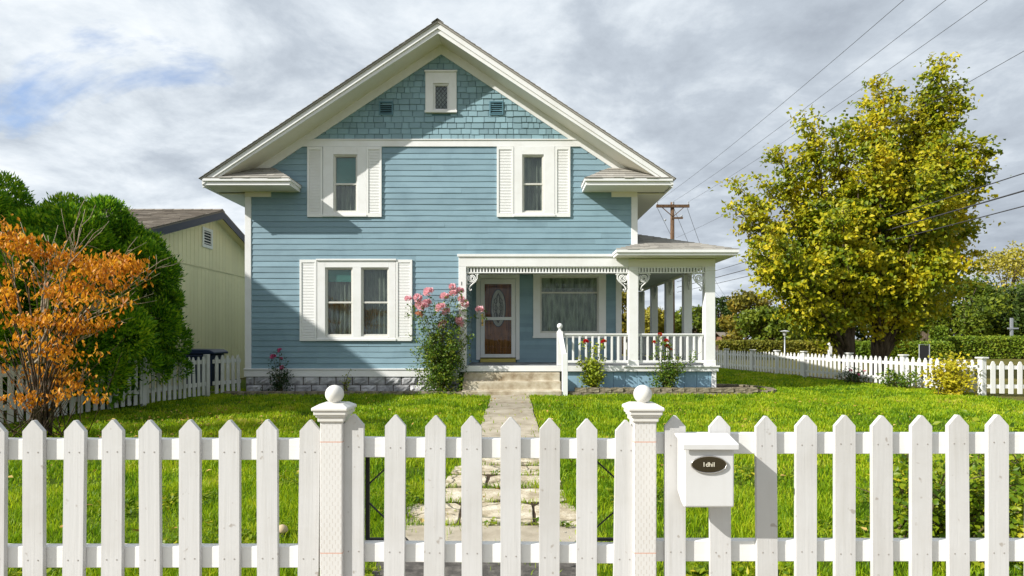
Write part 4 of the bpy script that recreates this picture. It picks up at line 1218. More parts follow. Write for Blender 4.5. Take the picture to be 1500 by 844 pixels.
mb = MB(); mb.tube([(pc[0]+.066*math.cos(2*PI*i/48), ya-.006, pc[1]+.0315*math.sin(2*PI*i/48)) for i in range(49)], .0022, 8); mb.build('plaque_rim', M['plaquerim'], pq, smooth=True)
text_mesh('lettering', '1dhil', .024, M['ivory'], pq, (pc[0]-.002, ya-.0075, pc[1]+.000), .0006)

def run_fence(name, label, p, q, ztop_, pitch, wd, posts, mat, point='round', front=1, rail=(.72,.26), pw=.12, cat='fence', skip=(), group=None, cap=True, th=.02, bot=.06):
    p, q = Vector((*p,0)), Vector((*q,0)); d = (q-p); L = d.length; u = d/L
    nv = Vector((u.y, -u.x, 0))*front      # side the pickets stand on
    root = thing(name, (p+q)/2, label, cat, group)
    for z in rail:
        mb = MB(); mb.beam(p-nv*.03+Vector((0,0,z)), q-nv*.03+Vector((0,0,z)), .036, .085); mb.build('rail', mat, root)
    n = int(L/pitch); ref = None
    for i in range(n):
        s = (i+.5)*L/n; c = p+u*s
        if any(abs(s-k) < pw*.55 for k in posts): continue
        if ref is None:
            mb = picket_mesh(wd, ztop_-bot, th, (u.x, u.y), point, None); mb.v = [(v[0]+c.x, v[1]+c.y, v[2]+bot) for v in mb.v]
            ref = mb.build('picket', mat, root, origin=(c.x, c.y, bot))
        else: dup(ref, root, (c.x, c.y, bot+random.gauss(0,.006)), (random.gauss(0,.01), random.gauss(0,.01), 0))
    for k in posts:
        c = p+u*k-nv*.03; mb = MB()
        mb.obox(c+Vector((0,0,(ztop_+.04)/2-.02)), u*pw/2, nv*pw/2, (0,0,(ztop_+.04)/2+.02))
        ps = mb.build('post', mat, root, bevel=.006)
        if cap:
            mb = MB(); mb.obox(c+Vector((0,0,ztop_+.05)), u*(pw/2+.035), nv*(pw/2+.035), (0,0,.018)); mb.obox(c+Vector((0,0,ztop_+.026)), u*(pw/2+.015), nv*(pw/2+.015), (0,0,.008)); mb.build('cap', mat, ps, bevel=.006)
    return root
RF0, RF1 = (10.93,13.46), (8.85,27.2)
run_fence('picket_fence', 'long white picket fence running back along the right lawn edge', RF0, RF1, .83, .185, .10, [0.06,2.3,4.35,6.45,8.0,9.6,11.6,13.6], M['farfence'], rail=(.66,.22), front=-1)
run_fence('picket_fence', 'short white picket fence turning right at the far lawn corner', (11.02,13.42), (14.4,13.25), .81, .19, .10, [3.3], M['farfence'], rail=(.66,.22))
run_fence('picket_fence', 'weathered white picket fence under the conifers left of the house', (-7.85,6.4), (-6.9,13.25), .93, .15, .085, [4.95,6.85], M['oldfence'], front=1, rail=(.80,.30), pw=.10, cap=False)
run_fence('picket_gate', 'weathered white side gate between the fence and blue house corner', (-6.84,13.31), (-6.54,14.02), .94, .15, .085, [], M['oldfence'], front=1, rail=(.80,.30), cat='gate', cap=False)

# ------------------------------------------------------------------ neighbour's yellow house
nh = thing('neighbour_house', (-13, 17.6, 0), 'pale yellow panelled house with brown shingle roof beside the conifers', 'house')
WX = -9.12; N0, N1, NR = 14.0, 21.2, 17.6
nz = lambda y: 5.22-.343*abs(y-NR)
mb = MB(); y = N0
while y < N1-.001:
    y2 = min(y+.203, N1); a, b = y+.006, y2-.006
    mb.box(WX-.02, WX, a, b, 0, 3.42)
    zt = min(nz(a), nz(b))-.12
    mb.prism([(WX-.02,a,3.43),(WX-.02,b,3.43),(WX-.02,b,nz(b)-.14),(WX-.02,a,nz(a)-.14)], (.035,0,0)); y = y2
mb.box(WX-.05, WX-.021, N0, N1, 0, 3.9); mb.prism([(WX-.05,N0,3.9),(WX-.05,N1,3.9),(WX-.05,NR,5.08)], (.028,0,0))
mb.box(WX+.0165, WX+.02, N0, N1, 3.415, 3.44)
mb.build('side_wall', M['yellow'], nh)
mb = MB(); x = -19
while x < WX-.05:
    mb.box(x+.006, min(x+.197, WX-.05), N0-.01, N0+.02, 0, 3.9); x += .203
mb.box(-19, WX-.06, N1-.02, N1, 0, 3.9); mb.box(-19, -18.95, N0, N1, 0, 3.9)
mb.box(-19, WX-.06, N0+.021, N0+.04, 0, 3.9)
mb.build('front_wall', M['yellow'], nh)
e = .42
RXE = WX+.36
mb = MB()
for sg in (-1, 1):
    ye = NR+sg*(3.6+e)
    mb.prism([(-19.4,NR,5.21),(-19.4,ye,nz(ye)-.01),(-19.4,ye,nz(ye)-.05),(-19.4,NR,5.165)], (RXE+19.4,0,0))
ye = NR-(3.6+e)
tabs(mb, [(-19.4,ye,nz(ye)),(RXE+.02,ye,nz(ye)),(RXE+.02,NR,5.22),(-19.4,NR,5.22)], 22, .25, .5, .02, 41, ragged=.012)
for i in range(36):
    x0 = -19.3+i*.293; mb.prism([(x0,NR-.16,5.19),(x0,NR,5.262),(x0,NR+.16,5.19)], (.27,0,.004))
mb.build('roof', M['brownroof'], nh)
for sg in (-1, 1):
    mb = MB(); ye = NR+sg*(3.6+e)
    mb.prism([(RXE-.03,NR,5.16),(RXE-.03,ye,nz(ye)-.05),(RXE-.03,ye,nz(ye)-.25),(RXE-.03,NR,4.96)], (.03,0,0))
    mb.box(-19.4, RXE-.031, min(ye, ye-sg*.03), max(ye, ye-sg*.03), nz(ye)-.24, nz(ye)-.051)
    mb.build('fascia', M['darkfascia'], nh)
    mb = MB(); mb.prism([(WX+.016,NR,5.05),(WX+.016,ye-sg*.03,nz(ye)-.16),(WX+.016,ye-sg*.03,nz(ye)-.18),(WX+.016,NR,5.03)], (RXE-WX-.048,0,0)); mb.build('soffit', M['yellow'], nh)
mb = MB(); v0, v1, z0, z1 = 17.02, 17.6, 4.03, 4.62
mb.box(WX+.017, WX+.05, v0, v0+.09, z0, z1); mb.box(WX+.017, WX+.05, v1-.09, v1, z0, z1); mb.box(WX+.017, WX+.05, v0+.09, v1-.09, z0, z0+.09); mb.box(WX+.017, WX+.05, v0+.09, v1-.09, z1-.09, z1)
for q in range(5): mb.obox((WX+.032,(v0+v1)/2,z0+.135+q*.082), (.012,0,-.014), (0,(v1-v0)/2-.09,0), (.003,0,.004))
vv = mb.build('attic_vent', M['cream'], nh)
mb = MB(); mb.box(WX+.018, WX+.022, v0+.09, v1-.09, z0+.09, z1-.09); mb.build('vent_dark_back', M['darkhole'], vv)  # painted darkness inside the neighbour's vent

# lidded bin behind the side fence
bn = thing('lidded_bin', (-7.98, 14.95, 0), 'dark blue lidded bin behind the weathered side fence', 'bin')
mb = MB(); a = [(-8.33,14.65),(-7.57,14.65),(-7.57,15.3),(-8.33,15.3)]
mb.add([(x, y, .12) for x, y in [(-8.27,14.72),(-7.63,14.72),(-7.63,15.2),(-8.27,15.2)]]+[(x, y, .93) for x, y in a], [(0,3,2,1),(4,5,6,7),(0,1,5,4),(1,2,6,5),(2,3,7,6),(3,0,4,7)])
mb.build('body', M['binblue'], bn, bevel=.02)
mb = MB(); mb.prism([(-8.42,14.6,.935),(-7.5,14.6,.935),(-7.5,14.6,.985),(-7.62,14.6,1.05),(-8.3,14.6,1.06),(-8.42,14.6,.985)], (0,.75,0)); ld = mb.build('lid', M['binblue'], bn, bevel=.015)
mb = MB(); mb.tube([(-8.2,14.58,.90),(-8.2,14.53,.90),(-7.7,14.53,.90),(-7.7,14.58,.90)], .015, 8); mb.build('handle', M['binblue'], bn)
for x in (-8.33,-7.63):
    mb = MB(); mb.tube([(x,15.15,.12),(x+.06,15.15,.12)], .12, 16); mb.build('wheel', M['black'], bn)

# ------------------------------------------------------------------ conifers
def conifer(base, rx, ry, h, label, lumps, per, seed, low=.05, sharp=.8):
    r = np.random.default_rng(seed); base = np.array(base, float)
    root = thing('conifer', tuple(base), label, 'conifer')
    mb = MB(); mb.tube([base+np.array((0,0,-.1)), base+np.array((.03,.02,h*.4)), base+np.array((0,0,h*.85))], [.16,.10,.03], 8)
    mb.build('trunk', M['bark'], root, smooth=True, origin=tuple(base))
    P, T, N = [], [], []
    for i in range(lumps):
        v = (i+.5)/lumps; z = low+(1-low)*v; a = i*2.39996+r.normal(0,.25)
        prof = (1-((z-.38)/.64)**2) if z > .38 else (1-((.38-z)/.62)**2*.55)
        prof = max(prof, 0.02)**.55
        k = prof*(.68+.42*r.random())
        c = base+np.array((rx*k*math.cos(a), ry*k*math.sin(a), h*z*(.97+.05*r.random())))
        lr = (.15+.33*r.random()**1.3)*(rx/1.35)**.3
        n = int(per*(lr/.3)**2)
        d = rand_dir(n, r); out = c-(base+np.array((0,0,h*z*.75))); out = out/np.linalg.norm(out)
        d = d+out*.55+np.array((0,0,.25)); d /= np.linalg.norm(d, axis=1, keepdims=True)
        rad = lr*(.55+.5*r.random(n)**.6)[:,None]
        P.append(c+d*rad*np.array((1,1,1.15))); T.append(d+rand_dir(n, r)*.55+np.array((0,0,.25))); N.append(d*.5+rand_dir(n, r))
        m = max(10, n//14); dw = rand_dir(m, r)*.8+out; dw /= np.linalg.norm(dw, axis=1, keepdims=True)
        P.append(c+dw*lr*(.92+.36*r.random((m,1))**2)); T.append(dw+np.array((0,0,.5))+rand_dir(m, r)*.3); N.append(rand_dir(m, r))
    # inner mass so that the crown is dense
    n = lumps*60
    q = r.random(n)*.9+.04; a = r.random(n)*2*PI; kk = np.clip(1-((q-.38)/.64)**2, .03, 1)**.55*(.25+.40*r.random(n))
    Pi = base+np.stack([rx*kk*np.cos(a), ry*kk*np.sin(a), h*q], 1)
    V1, F1 = leaf_mesh(np.concatenate(P), .088, .030, np.concatenate(T), np.concatenate(N), .1, r)
    V2, F2 = leaf_mesh(Pi, .30, .14, rand_dir(n, r), rand_dir(n, r), .1, r)
    link_mesh('foliage', np.concatenate([V1, V2]), np.concatenate([F1, F2+len(V1)]), M['conifer'], root, origin=tuple(base))
conifer((-7.85,10.8,0), 1.15, 1.9, 3.55, 'rounded bright green conifer leaning over the weathered side fence', 190, 520, 3, low=.19)
conifer((-10.7,11.2,0), 1.9, 1.7, 4.3, 'large green conifer at the left edge behind the orange tree', 200, 440, 4)

# the tall house just beyond the left edge, whose roof shades the lawn corner and the blue front
th = thing('neighbour_house', (-16, 8, 0), 'tall white gabled house standing beyond the left edge of the lawn', 'house')
TX, TY0, TY1 = -16.0, 6.2, 9.85
mb = MB(); mb.prism([(-19.8,TY0,0),(-12.2,TY0,0),(-12.2,TY0,6.2),(TX,TY0,9.62),(-19.8,TY0,6.2)], (0,TY1-TY0,0)); mb.build('wall', M['farwhite'], th)
for sg in (-1, 1):
    mb = MB(); xe = TX+sg*4.35
    mb.prism([(TX,TY0-.32,9.87),(xe,TY0-.32,9.87-.9*4.35),(xe,TY0-.32,9.72-.9*4.35),(TX,TY0-.32,9.70)], (0,TY1-TY0+.64,0)); mb.build('roof', M['brownroof'], th)
for y in (7.0, 8.4):
    for z in (1.1, 3.9):
        mb = MB(); frame_rect(mb, -.38, .38, 0, 1.3, -.48, .48, -.1, 1.4, 0, .05)
        mb.v = [(-12.2+v[1], y+.4+v[0], z+v[2]) for v in mb.v]; wf = mb.build('window', M['white'], th)
        mb = MB(); mb.box(-12.195, -12.18, y+.02, y+.78, z, z+1.3); mb.build('pane', M['darkhole'], wf)

# ------------------------------------------------------------------ orange autumn tree
def orange_tree():
    base = np.array((-6.25,7.7,0.)); r = np.random.default_rng(8)
    root = thing('small_autumn_tree', tuple(base), 'small orange leaved tree with bare pale twigs before the conifers', 'tree')
    tips = [(150,385),(175,395),(40,365),(5,360),(-10,340),(110,395),(130,470),(70,470),(105,545),(20,350),(-40,330),(60,370),(100,380),(130,385),(165,400),(185,385),(40,400),(80,430),(140,440),(-20,420),(20,470),(60,500),(100,520),(125,480),(50,540),(90,560),(115,570),(40,585),(0,520),(-60,480),(10,440),(115,420),(150,410)]
    mb = MB(); C = []
    for x, y in tips:
        D_ = 7.7+r.normal(0,.45); tp = np.array(at(x, y, D_)); s = base+r.normal(0,.06,3)*np.array((1,1,0)); d = tp-s
        mid = s+d*np.array((.25,.25,.62)); cv = bez(s, mid, tp, 10); mb.tube(cv, [.013-.0105*i/9 for i in range(10)], 6, 1)
        for k in range(11):
            C.append(tp+r.normal(size=3)*np.array((.17,.15,.05)))
    bare = [(128,285),(140,300),(118,310),(155,330),(250,385),(235,400),(215,355),(262,372),(225,430),(195,465),(85,330),(70,345),(205,385),(30,325),(10,330)]
    for x, y in bare:
        D_ = 7.7+r.normal(0,.35); tp = np.array(at(x, y, D_)); s = base+np.array((r.normal(0,.06), r.normal(0,.06), 1.0)); d = tp-s
        mid = s+d*np.array((.35,.35,.55))+r.normal(0,.08,3); cv = bez(s, mid, tp, 12)
        for i in range(1, 11): cv[i] += r.normal(0,.014,3)
        mb.tube(cv, [.013-.0105*i/11 for i in range(12)], 6)
        for k in range(7):
            i = r.integers(5, 11); q = cv[i]+(cv[11]-cv[4])*.22*r.random()+r.normal(0,.10,3)+np.array((0,0,.04)); mb.tube([cv[i], (cv[i]+q)/2+r.normal(0,.015,3), q], [.005,.004,.0025], 5)
    for k in range(40):
        a = r.random()*2*PI; q = base+np.array((.55*r.normal(), .3*r.normal(), .5+.9*r.random())); s_ = base+np.array((.25*r.normal(), .15*r.normal(), 0))
        mb.tube([s_, (s_+q)/2+r.normal(0,.06,3), q], [.006,.005,.002], 5, 1)
    mb.build('trunk', [M['palebark'], M['twig']], root, smooth=True, origin=tuple(base))
    C = np.array(C); n = 4300; ci = r.integers(0, len(C), n)
    P = C[ci]+r.normal(size=(n,3))*np.array((.075,.075,.045))
    P[:,2] = np.maximum(P[:,2], .25)
    V, F_ = leaf_mesh(P, .070, .034, rand_dir(n, r)*.6+np.array((0,0,-.8)), rand_dir(n, r)+np.array((-.2,-.5,.1)), .2, r)
    link_mesh('crown', V, F_, M['orange'], root, origin=tuple(base))
orange_tree()

# ------------------------------------------------------------------ the two big autumn trees beyond the right fence
def big_tree(bx, D0, outline, inner, label, seed):
    r = np.random.default_rng(seed); tips = []
    for x, y, dv in outline: tips.append(at(x, y, D0+r.normal(0,dv)))
    for x, y, rx, ry, dd, n in inner:
        for _ in range(n):
            a = r.random()*2*PI; q = r.random()**.5
            dep = D0+dd*(r.random()*2-1)
            tips.append(at(x+rx*q*math.cos(a), y+ry*q*math.sin(a), dep))
    b = at(bx, 500, D0)
    return limb_tree('autumn_tree', (b.x, D0, 0), .65, .22, tips, M['tree'], .145, .10, 33, .62, label, start=.40, clus=4.4)
big_tree(1243, 18.8, [(1074,268,.3),(1092,295,.5),(1085,330,.5),(1112,262,.4),(1133,214,.3),(1148,250,.5),(1178,168,.3),(1192,195,.4),(1168,215,.4),(1218,182,.4),(1238,176,.3),(1098,372,.5),(1112,400,.6),(1125,430,.6),(1150,452,.6),(1070,300,.4)],
         [(1165,340,75,80,2.6,20),(1222,275,40,50,2.2,8),(1170,400,60,32,2.4,10),(1228,385,36,40,2.5,7)], 'green and yellow spreading tree on the nearer-house trunk behind the fence', 5)
big_tree(1287, 19.2, [(1284,116,.2),(1272,150,.3),(1296,145,.3),(1318,138,.3),(1345,170,.4),(1382,80,.15),(1378,110,.2),(1400,122,.2),(1412,150,.3),(1395,150,.3),(1372,140,.3),(1440,205,.4),(1458,220,.4),(1448,250,.5),(1432,285,.5),(1430,330,.6),(1428,372,.6),(1412,420,.6),(1385,450,.6),(1350,462,.7),(1260,175,.3)],
         [(1335,330,85,95,2.8,22),(1300,235,38,45,2.2,8),(1390,240,36,50,2.0,10),(1350,390,65,36,2.5,10),(1290,380,40,40,2.4,7)], 'taller green and yellow tree on the right trunk, with spiky top', 6)

# ------------------------------------------------------------------ shrubs by the right fence and behind the front fence
def shrub(name, c, rx, ry, h, n, mat, leaf, label, cat, seed, blooms=None, z0=.05):
    r = np.random.default_rng(seed); c = np.array((c[0], c[1], 0.)); root = thing(name, tuple(c), label, cat)
    mb = MB(); C = []
    for i in range(26):
        a = r.random()*2*PI; q = r.random()**.5; tp = c+np.array((rx*q*math.cos(a), ry*q*math.sin(a), h*(1-.45*q*q)*(.55+.5*r.random())))
        s = c+np.array((rx*.25*r.normal(), ry*.25*r.normal(), 0)); d = tp-s; cv = bez(s, s+d*np.array((.3,.3,.7)), tp, 7)
        mb.tube(cv, [.010-.007*i_/6 for i_ in range(7)], 5)
        for k in range(9):
            u = .15+.85*r.random(); j = min(int(u*6), 5); f = u*6-j; C.append(cv[j]*(1-f)+cv[j+1]*f)
    mb.build('stems', M['stem'], root, smooth=True, origin=tuple(c))
    C = np.array(C); ci = r.integers(0, len(C), n); P = C[ci]+r.normal(size=(n,3))*np.array((rx,ry,h))*.13; P[:,2] = np.maximum(P[:,2], z0)
    V, F_ = leaf_mesh(P, leaf, leaf*.68, rand_dir(n, r)+np.array((0,0,-.2)), rand_dir(n, r)*.7+np.array((-.2,-.4,.7)), .2, r)
    link_mesh('leaves', V, F_, mat, root, origin=tuple(c))
    for b in (blooms or []): add_bloom(root, b[0], b[1], b[2])
    return root
shrub('yellow_bush', (10.25,13.55), .62, .5, .98, 1500, M['yellowbush'], .085, 'yellow leaved bush hiding part of the right lawn fence', 'bush', 3)
shrub('low_shrub', (10.05,15.1), .60, .45, .58, 700, M['roseleaf'], .07, 'pale green low shrub at the foot of the right lawn fence', 'shrub', 4)
shrub('low_shrub', (10.0,17.0), .5, .4, .5, 420, M['darkrose'], .06, 'small dark shrub with pink flowers at the right lawn fence', 'shrub', 5, [((9.75,16.7,.42),'magenta',.8),((10.15,16.7,.4),'pink',.8),((9.95,16.65,.3),'magenta',.7)])
shrub('leafy_creeper', (2.62,3.55), .62, .5, .80, 3200, M['creeper'], .042, 'yellow and green leafy creeper bush close behind the front fence', 'bush', 6, z0=.02)
shrub('leafy_creeper', (3.6,3.9), .75, .6, .80, 3000, M['creeper'], .045, 'larger yellow and green bush at the right edge behind the fence', 'bush', 7, z0=.02)
# weeds with broad leaves near the fence on both sides of the path
def weeds(n, seed):
    r = np.random.default_rng(seed); x = r.uniform(-3.4,3.6, n); y = 2.8+(r.random(n)**1.5)*3.2
    cl = np.sin(x*3.1+1)*np.sin(y*3.7); ok = (cl > .25) & ~on_path(x, y); x, y = x[ok], y[ok]; n = len(x)
    m = 7; P = np.repeat(np.stack([x, y, np.full(n,.03)], 1), m, 0)+r.normal(size=(n*m,3))*np.array((.035,.035,.012)); P[:,2] = np.abs(P[:,2])+.012
    V, F_ = leaf_mesh(P, .045, .028, rand_dir(n*m, r)*np.array((1,1,.4)), rand_dir(n*m, r)*.4+np.array((0,0,1)), .15, r)
    o = link_mesh('lawn_weeds', V, F_, M['creeper'], origin=(0,0,0)); tag(o, 'broad leaved weeds and clover among the lawn grass', 'weeds', None, 'stuff')
weeds(2600, 4)
def litter(n, seed):
    r = np.random.default_rng(seed)
    x = np.concatenate([r.normal(-6.0,1.6, n//2), r.uniform(-6,8, n//2)]); y = np.concatenate([r.normal(8.2,1.5, n//2), r.uniform(3.2,13.4, n//2)])
    k = len(x); P = np.stack([x, y, .05+.03*r.random(k)], 1)
    V, F_ = leaf_mesh(P, .06, .035, rand_dir(k, r)*np.array((1,1,.2)), rand_dir(k, r)*.4+np.array((0,0,1)), .25, r)
    o = link_mesh('fallen_leaves', V, F_, M['litter'], origin=(0,0,0)); tag(o, 'dry orange leaves fallen on the lawn', 'leaves', None, 'stuff')
litter(700, 9)
ms = thing('mushroom', (-1.53,3.86,0), 'pale tan mushroom in the grass behind the left pickets', 'mushroom')
mb = MB(); mb.lathe([(.014,0),(.012,.05)], (-1.53,3.86,0), 12); mb.build('stalk', M['ivory'], ms, smooth=True)
mb = MB(); mb.lathe([(.012,.045),(.036,.042),(.04,.055),(.03,.078),(.012,.09),(.001,.092)], (-1.53,3.86,0), 20); mb.build('cap', M['mush'], ms, smooth=True)

# ------------------------------------------------------------------ background beyond the fence
def hedge(x0, x1, y0, y1, h, n, mat, label, seed):
    r = np.random.default_rng(seed); root = thing('clipped_hedge', ((x0+x1)/2, (y0+y1)/2, 0), label, 'hedge')
    mb = MB(); mb.box(x0+.12, x1-.12, y0+.12, y1-.12, 0, h-.12); mb.build('branches', M['bark'], root)
    nf = int(n*.5); nt = n-nf
    Pf = np.stack([r.uniform(x0, x1, nf), y0+r.normal(0,.07, nf), r.uniform(.03, h, nf)], 1)
    Pt = np.stack([r.uniform(x0, x1, nt), r.uniform(y0, y1, nt), h+r.normal(0,.06, nt)+.05*np.sin(np.linspace(0,40,nt))], 1)
    P = np.concatenate([Pf, Pt]); k = len(P)
    V, F_ = leaf_mesh(P, .16, .10, rand_dir(k, r), rand_dir(k, r)+np.array((-.2,-.5,.4)), .2, r); link_mesh('leaves', V, F_, mat, root)
hedge(13.0, 20.5, 36.5, 38, 1.05, 9000, M['goldhedge'], 'golden green clipped hedge left of the big tree trunks', 1)
hedge(20.6, 27.0, 35.5, 37, 1.0, 7500, M['hedge'], 'green clipped hedge seen between and behind the two trunks', 2)
hedge(27.8, 46.0, 38, 39.5, 1.35, 16000, M['hedge'], 'long green clipped hedge at the right under the dark trees', 3)
hedge(26.8, 27.9, 37.2, 38.4, 2.0, 1800, M['hedge'], 'tall narrow clipped hedge block between the longer hedges', 4)
def lobed_tree(xpx, D_, wpx, ytop, mat, label, seed, n=5200, leaf=.32, zlow=.8, name='background_tree'):
    r = np.random.default_rng(seed); b = at(xpx, 496, D_); base = np.array((b.x, D_, 0.)); H = EYE+(496-ytop)*D_/FPX; Rr = wpx*D_/FPX/2
    root = thing(name, tuple(base), label, 'tree', 'trees beyond the right fence')
    mb = MB(); mb.tube([base+np.array((0,0,-.1)), base+np.array((.05,0,H*.3)), base+np.array((0,.05,H*.75))], [.05*H**.6+.08,.12,.04], 8)
    C = []; nb = 34
    for i in range(nb):
        a = r.random()*2*PI; v = r.random(); z = zlow+(H-zlow)*(.12+.83*v); k = (1-abs(v-.42)**2*2.4); k = max(k, .12)**.6*(.45+.5*r.random())
        c = base+np.array((Rr*k*math.cos(a), Rr*k*math.sin(a), z)); C.append((c, Rr*(.22+.2*r.random())))
        if i % 3 == 0: mb.tube([base+np.array((0,0,z*.5)), (c+base+np.array((0,0,z*.6)))/2, c], [.07,.05,.02], 5)
    mb.build('trunk', M['bark'], root, smooth=True, origin=tuple(base))
    P = []; N = []
    for c, lr in C:
        d = rand_dir(n//nb, r); P.append(c+d*lr*(.6+.5*r.random((len(d),1)))*np.array((1,1,.8))); N.append(d)
    P = np.concatenate(P); N = np.concatenate(N); P[:,2] = np.maximum(P[:,2], .25)
    V, F_ = leaf_mesh(P, leaf, leaf*.6, rand_dir(len(P), r)+np.array((0,0,-.3)), N+rand_dir(len(P), r)*.6, .2, r)
    link_mesh('crown', V, F_, mat, root, origin=tuple(base))
for a in ((1092,50,74,430,M['bgorange'],'orange topped round tree right of the thin far pole',1),
          (1128,46,84,452,M['bggreen'],'green yellow bushy tree between the orange tree and trunks',2),
          (1052,66,54,436,M['bgdark'],'dark green tree behind the thin far pole',3),
          (1018,60,60,450,M['bggreen'],'rounded green tree seen past the porch corner column',4),
          (985,64,44,462,M['bgdark'],'small dark tree seen between the porch side columns',5),
          (952,58,56,455,M['bgyellow'],'yellow tree seen between the farther porch columns',6),
          (912,50,60,425,M['bgorange'],'brownish orange tree glimpsed past the porch wall corner',7),
          (1185,52,110,450,M['bgdark'],'dark tree in the gap left of the big trunks',8),
          (1265,55,120,445,M['bgdark'],'dark tree directly behind the two big trunks',9),
          (1345,50,120,440,M['bgdark'],'dark green tree right behind the spiky tree trunk',10),
          (1412,46,130,412,M['bggreen'],'olive green tree right of the two big autumn trees',11),
          (1475,62,150,370,M['bgyellow'],'tall yellow olive tree at the right edge',12),
          (1490,45,120,430,M['bgdark'],'dark bushy tree under the tall yellow one at right edge',13),
          (1570,48,150,400,M['bggreen'],'green tree just beyond the right edge of the hedge',14)):
    lobed_tree(*a, n=6500 if a[2] > 100 else 4200)

# far buildings
fb = thing('low_building', (15.5, 72, 0), 'low white far building seen through the porch columns', 'building')
mb = MB(); mb.box(12, 19.5, 70, 76, 0, 2.4); mb.build('wall', M['farwhite'], fb)
mb = MB(); mb.prism([(11.6,69.6,2.4),(19.9,69.6,2.4),(19.9,73,3.3),(11.6,73,3.3)], (0,0,.1)); mb.prism([(11.6,76.4,2.4),(19.9,76.4,2.4),(19.9,73,3.3),(11.6,73,3.3)], (0,0,.1)); mb.build('roof', M['brownroof'], fb)
for x in (13,15,17):
    mb = MB(); mb.box(x, x+1, 69.95, 70.02, .9, 1.9); mb.build('window', M['darkhole'], fb)
fb = thing('brick_shed', (21.5, 58, 0), 'small brown brick shed at the foot of the thin far pole', 'shed')
mb = MB(); mb.box(20.6, 22.4, 57, 59, 0, 1.5); mb.build('wall', M['brick'], fb)
mb = MB(); mb.prism([(20.4,56.8,1.5),(22.6,56.8,1.5),(22.6,58,1.9),(20.4,58,1.9)], (0,0,.06)); mb.prism([(20.4,59.2,1.5),(22.6,59.2,1.5),(22.6,58,1.9),(20.4,58,1.9)], (0,0,.06)); mb.build('roof', M['brownroof'], fb)

# lamp, little posts
lp = at(1149.5, 496, 34); lm = thing('street_lamp', (lp.x, 34, 0), 'small pale post lamp rising behind the right lawn fence', 'lamp')
mb = MB(); mb.lathe([(.07,0),(.05,.06),(.04,.1),(.035,1.45)], (lp.x,34,0), 12); mb.build('post', M['steel'], lm, smooth=True)
mb = MB(); mb.lathe([(.06,1.50),(.13,1.72),(.13,1.74)], (lp.x,34,0), 14); mb.build('lantern', M['lampglass'], lm)
mb = MB(); mb.lathe([(.27,1.742),(.2,1.78),(.04,1.82)], (lp.x,34,0), 14); mb.build('lamp_cap', M['lampglass'], lm)
wp = at(1216, 496, 33); mk = thing('marker_post', (wp.x, 33, 0), 'short white marker post standing before the golden hedge', 'post')
mb = MB(); mb.box(wp.x-.09, wp.x+.09, 32.95, 33.1, 0, 1.0); mb.build('shaft', M['farwhite'], mk, bevel=.01)
mb = MB(); mb.prism([(wp.x-.11,32.93,1.0),(wp.x+.11,32.93,1.0),(wp.x,32.93,1.1)], (0,.19,0)); mb.build('cap', M['farwhite'], mk)
gp = at(1356, 496, 34); gf = thing('metal_gate_frame', (gp.x, 34, 0), 'small grey metal gate frame before the long right hedge', 'gate')
mb = MB(); mb.tube([(gp.x-.38,34,0),(gp.x-.38,34,.98),(gp.x+.22,34,.98),(gp.x+.22,34,0)], .03, 8); mb.build('frame', M['steel'], gf)
mb = MB(); mb.box(gp.x-.35, gp.x+.19, 34.0, 34.02, .12, .93); mb.build('mesh_panel', M['black'], gf)
cp = at(1482, 496, 40); cr = thing('cross_post', (cp.x, 40, 0), 'grey cross shaped post above the long right hedge', 'post')
mb = MB(); mb.box(cp.x-.07, cp.x+.07, 39.95, 40.08, 0, 2.75); mb.build('shaft', M['steel'], cr)
mb = MB(); mb.box(cp.x-.36, cp.x+.40, 39.9, 39.948, 1.98, 2.08); mb.build('crossbar', M['steel'], cr)

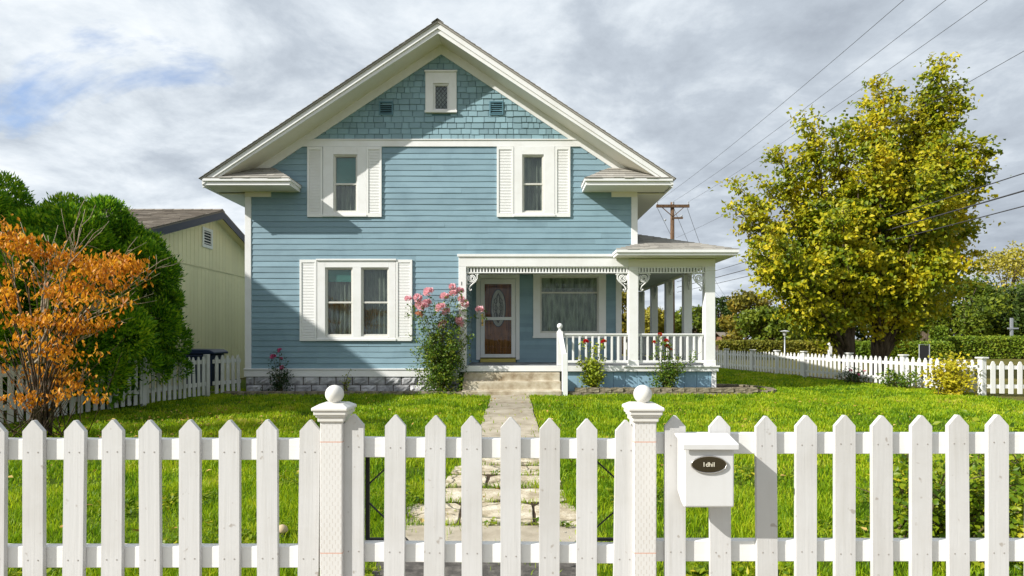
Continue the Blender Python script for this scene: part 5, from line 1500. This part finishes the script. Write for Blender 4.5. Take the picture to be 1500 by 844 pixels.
# utility poles and wires
PX, PY, PH = 11.33, 41.0, 10.95
up = thing('utility_pole', (PX, PY, 0), 'tall wooden utility pole with crossarm rising behind the porch roof', 'utility pole')
mb = MB(); mb.tube([(PX,PY,-.2),(PX,PY,5),(PX,PY,PH)], [.19,.16,.13], 12); mb.build('shaft', M['polewood'], up, smooth=True)
mb = MB(); mb.box(PX-1.17, PX+1.15, PY-.22, PY-.10, 10.55, 10.75); mb.build('crossarm', M['polewood'], up)
for sg in (-1, 1):
    mb = MB(); mb.beam((PX+sg*.75,PY-.16,10.55), (PX+sg*.06,PY-.16,9.95), .04, .05); mb.build('brace', M['polewood'], up)
mb = MB(); mb.box(PX-.1, PX+.7, PY-.2, PY-.12, 9.75, 9.87); mb.build('crossarm', M['polewood'], up)
for x in (PX-1.1, PX, PX+1.08):
    mb = MB(); mb.lathe([(.03,10.75),(.06,10.80),(.035,10.85),(.06,10.9),(.02,10.97)], (x,PY-.16,0), 10); mb.build('insulator', M['insul'], up)
for x, z in ((PX+.6,9.87),(PX-.55,9.6)):
    mb = MB(); mb.lathe([(.04,0),(.08,.06),(.08,.12),(.03,.16)], (x,PY-.16,z), 10); mb.build('insulator', M['insul'], up)
def wire(p, q, sag, rad, label, group):
    p, q = Vector(p), Vector(q); n = 40; mb = MB()
    mb.tube([p.lerp(q, i/n)-Vector((0,0,sag*4*(i/n)*(1-i/n))) for i in range(n+1)], rad, 5)
    o = mb.build('power_line', M['wire'], smooth=True); tag(o, label, 'wire', group)
for x, l in ((PX-1.1,'highest left of three black wires crossing the upper right sky'),(PX,'middle one of three black wires crossing the upper right sky'),(PX+1.08,'lowest right of three black wires crossing the upper right sky')):
    wire((x,PY-.16,10.95), (x,-10,10.95), .78, .0075, l, 'overhead power lines')
wire((PX+.2,PY-.16,8.4), (PX+.2,-10,8.4), .6, .007, 'single thin wire passing behind the spiky treetop', 'overhead power lines')
for z, rd, l in ((5.35,.014,'uppermost of three low cables right of the autumn trees'),(4.95,.02,'thick middle cable of three right of the autumn trees'),(4.6,.014,'lowest of three cables right of the autumn trees')):
    wire((PX+.35,PY,z), (PX+.35,-10,z), .25, rd, l, 'low communication cables')
fp = at(1057, 496, 93); FPH = 8.0
fo = thing('utility_pole', (fp.x, 93, 0), 'thin far wooden pole right of the porch corner', 'utility pole')
mb = MB(); mb.tube([(fp.x,93,0),(fp.x,93,FPH)], [.2,.14], 8); mb.build('shaft', M['polewood'], fo)
mb = MB(); mb.box(fp.x-1.1, fp.x+1.1, 92.85, 92.95, 7.6, 7.8); mb.build('crossarm', M['polewood'], fo)
for x, l in ((-1.05,'wire dropping from the left crossarm end to the far pole'),(.1,'wire dropping from the pole middle to the far pole'),(1.05,'wire dropping from the right crossarm end to the far pole')):
    wire((PX+x,PY,10.55), (fp.x+x,93,7.85), 1.2, .014, l, 'wires behind the porch roof')
bpy.context.view_layer.update()
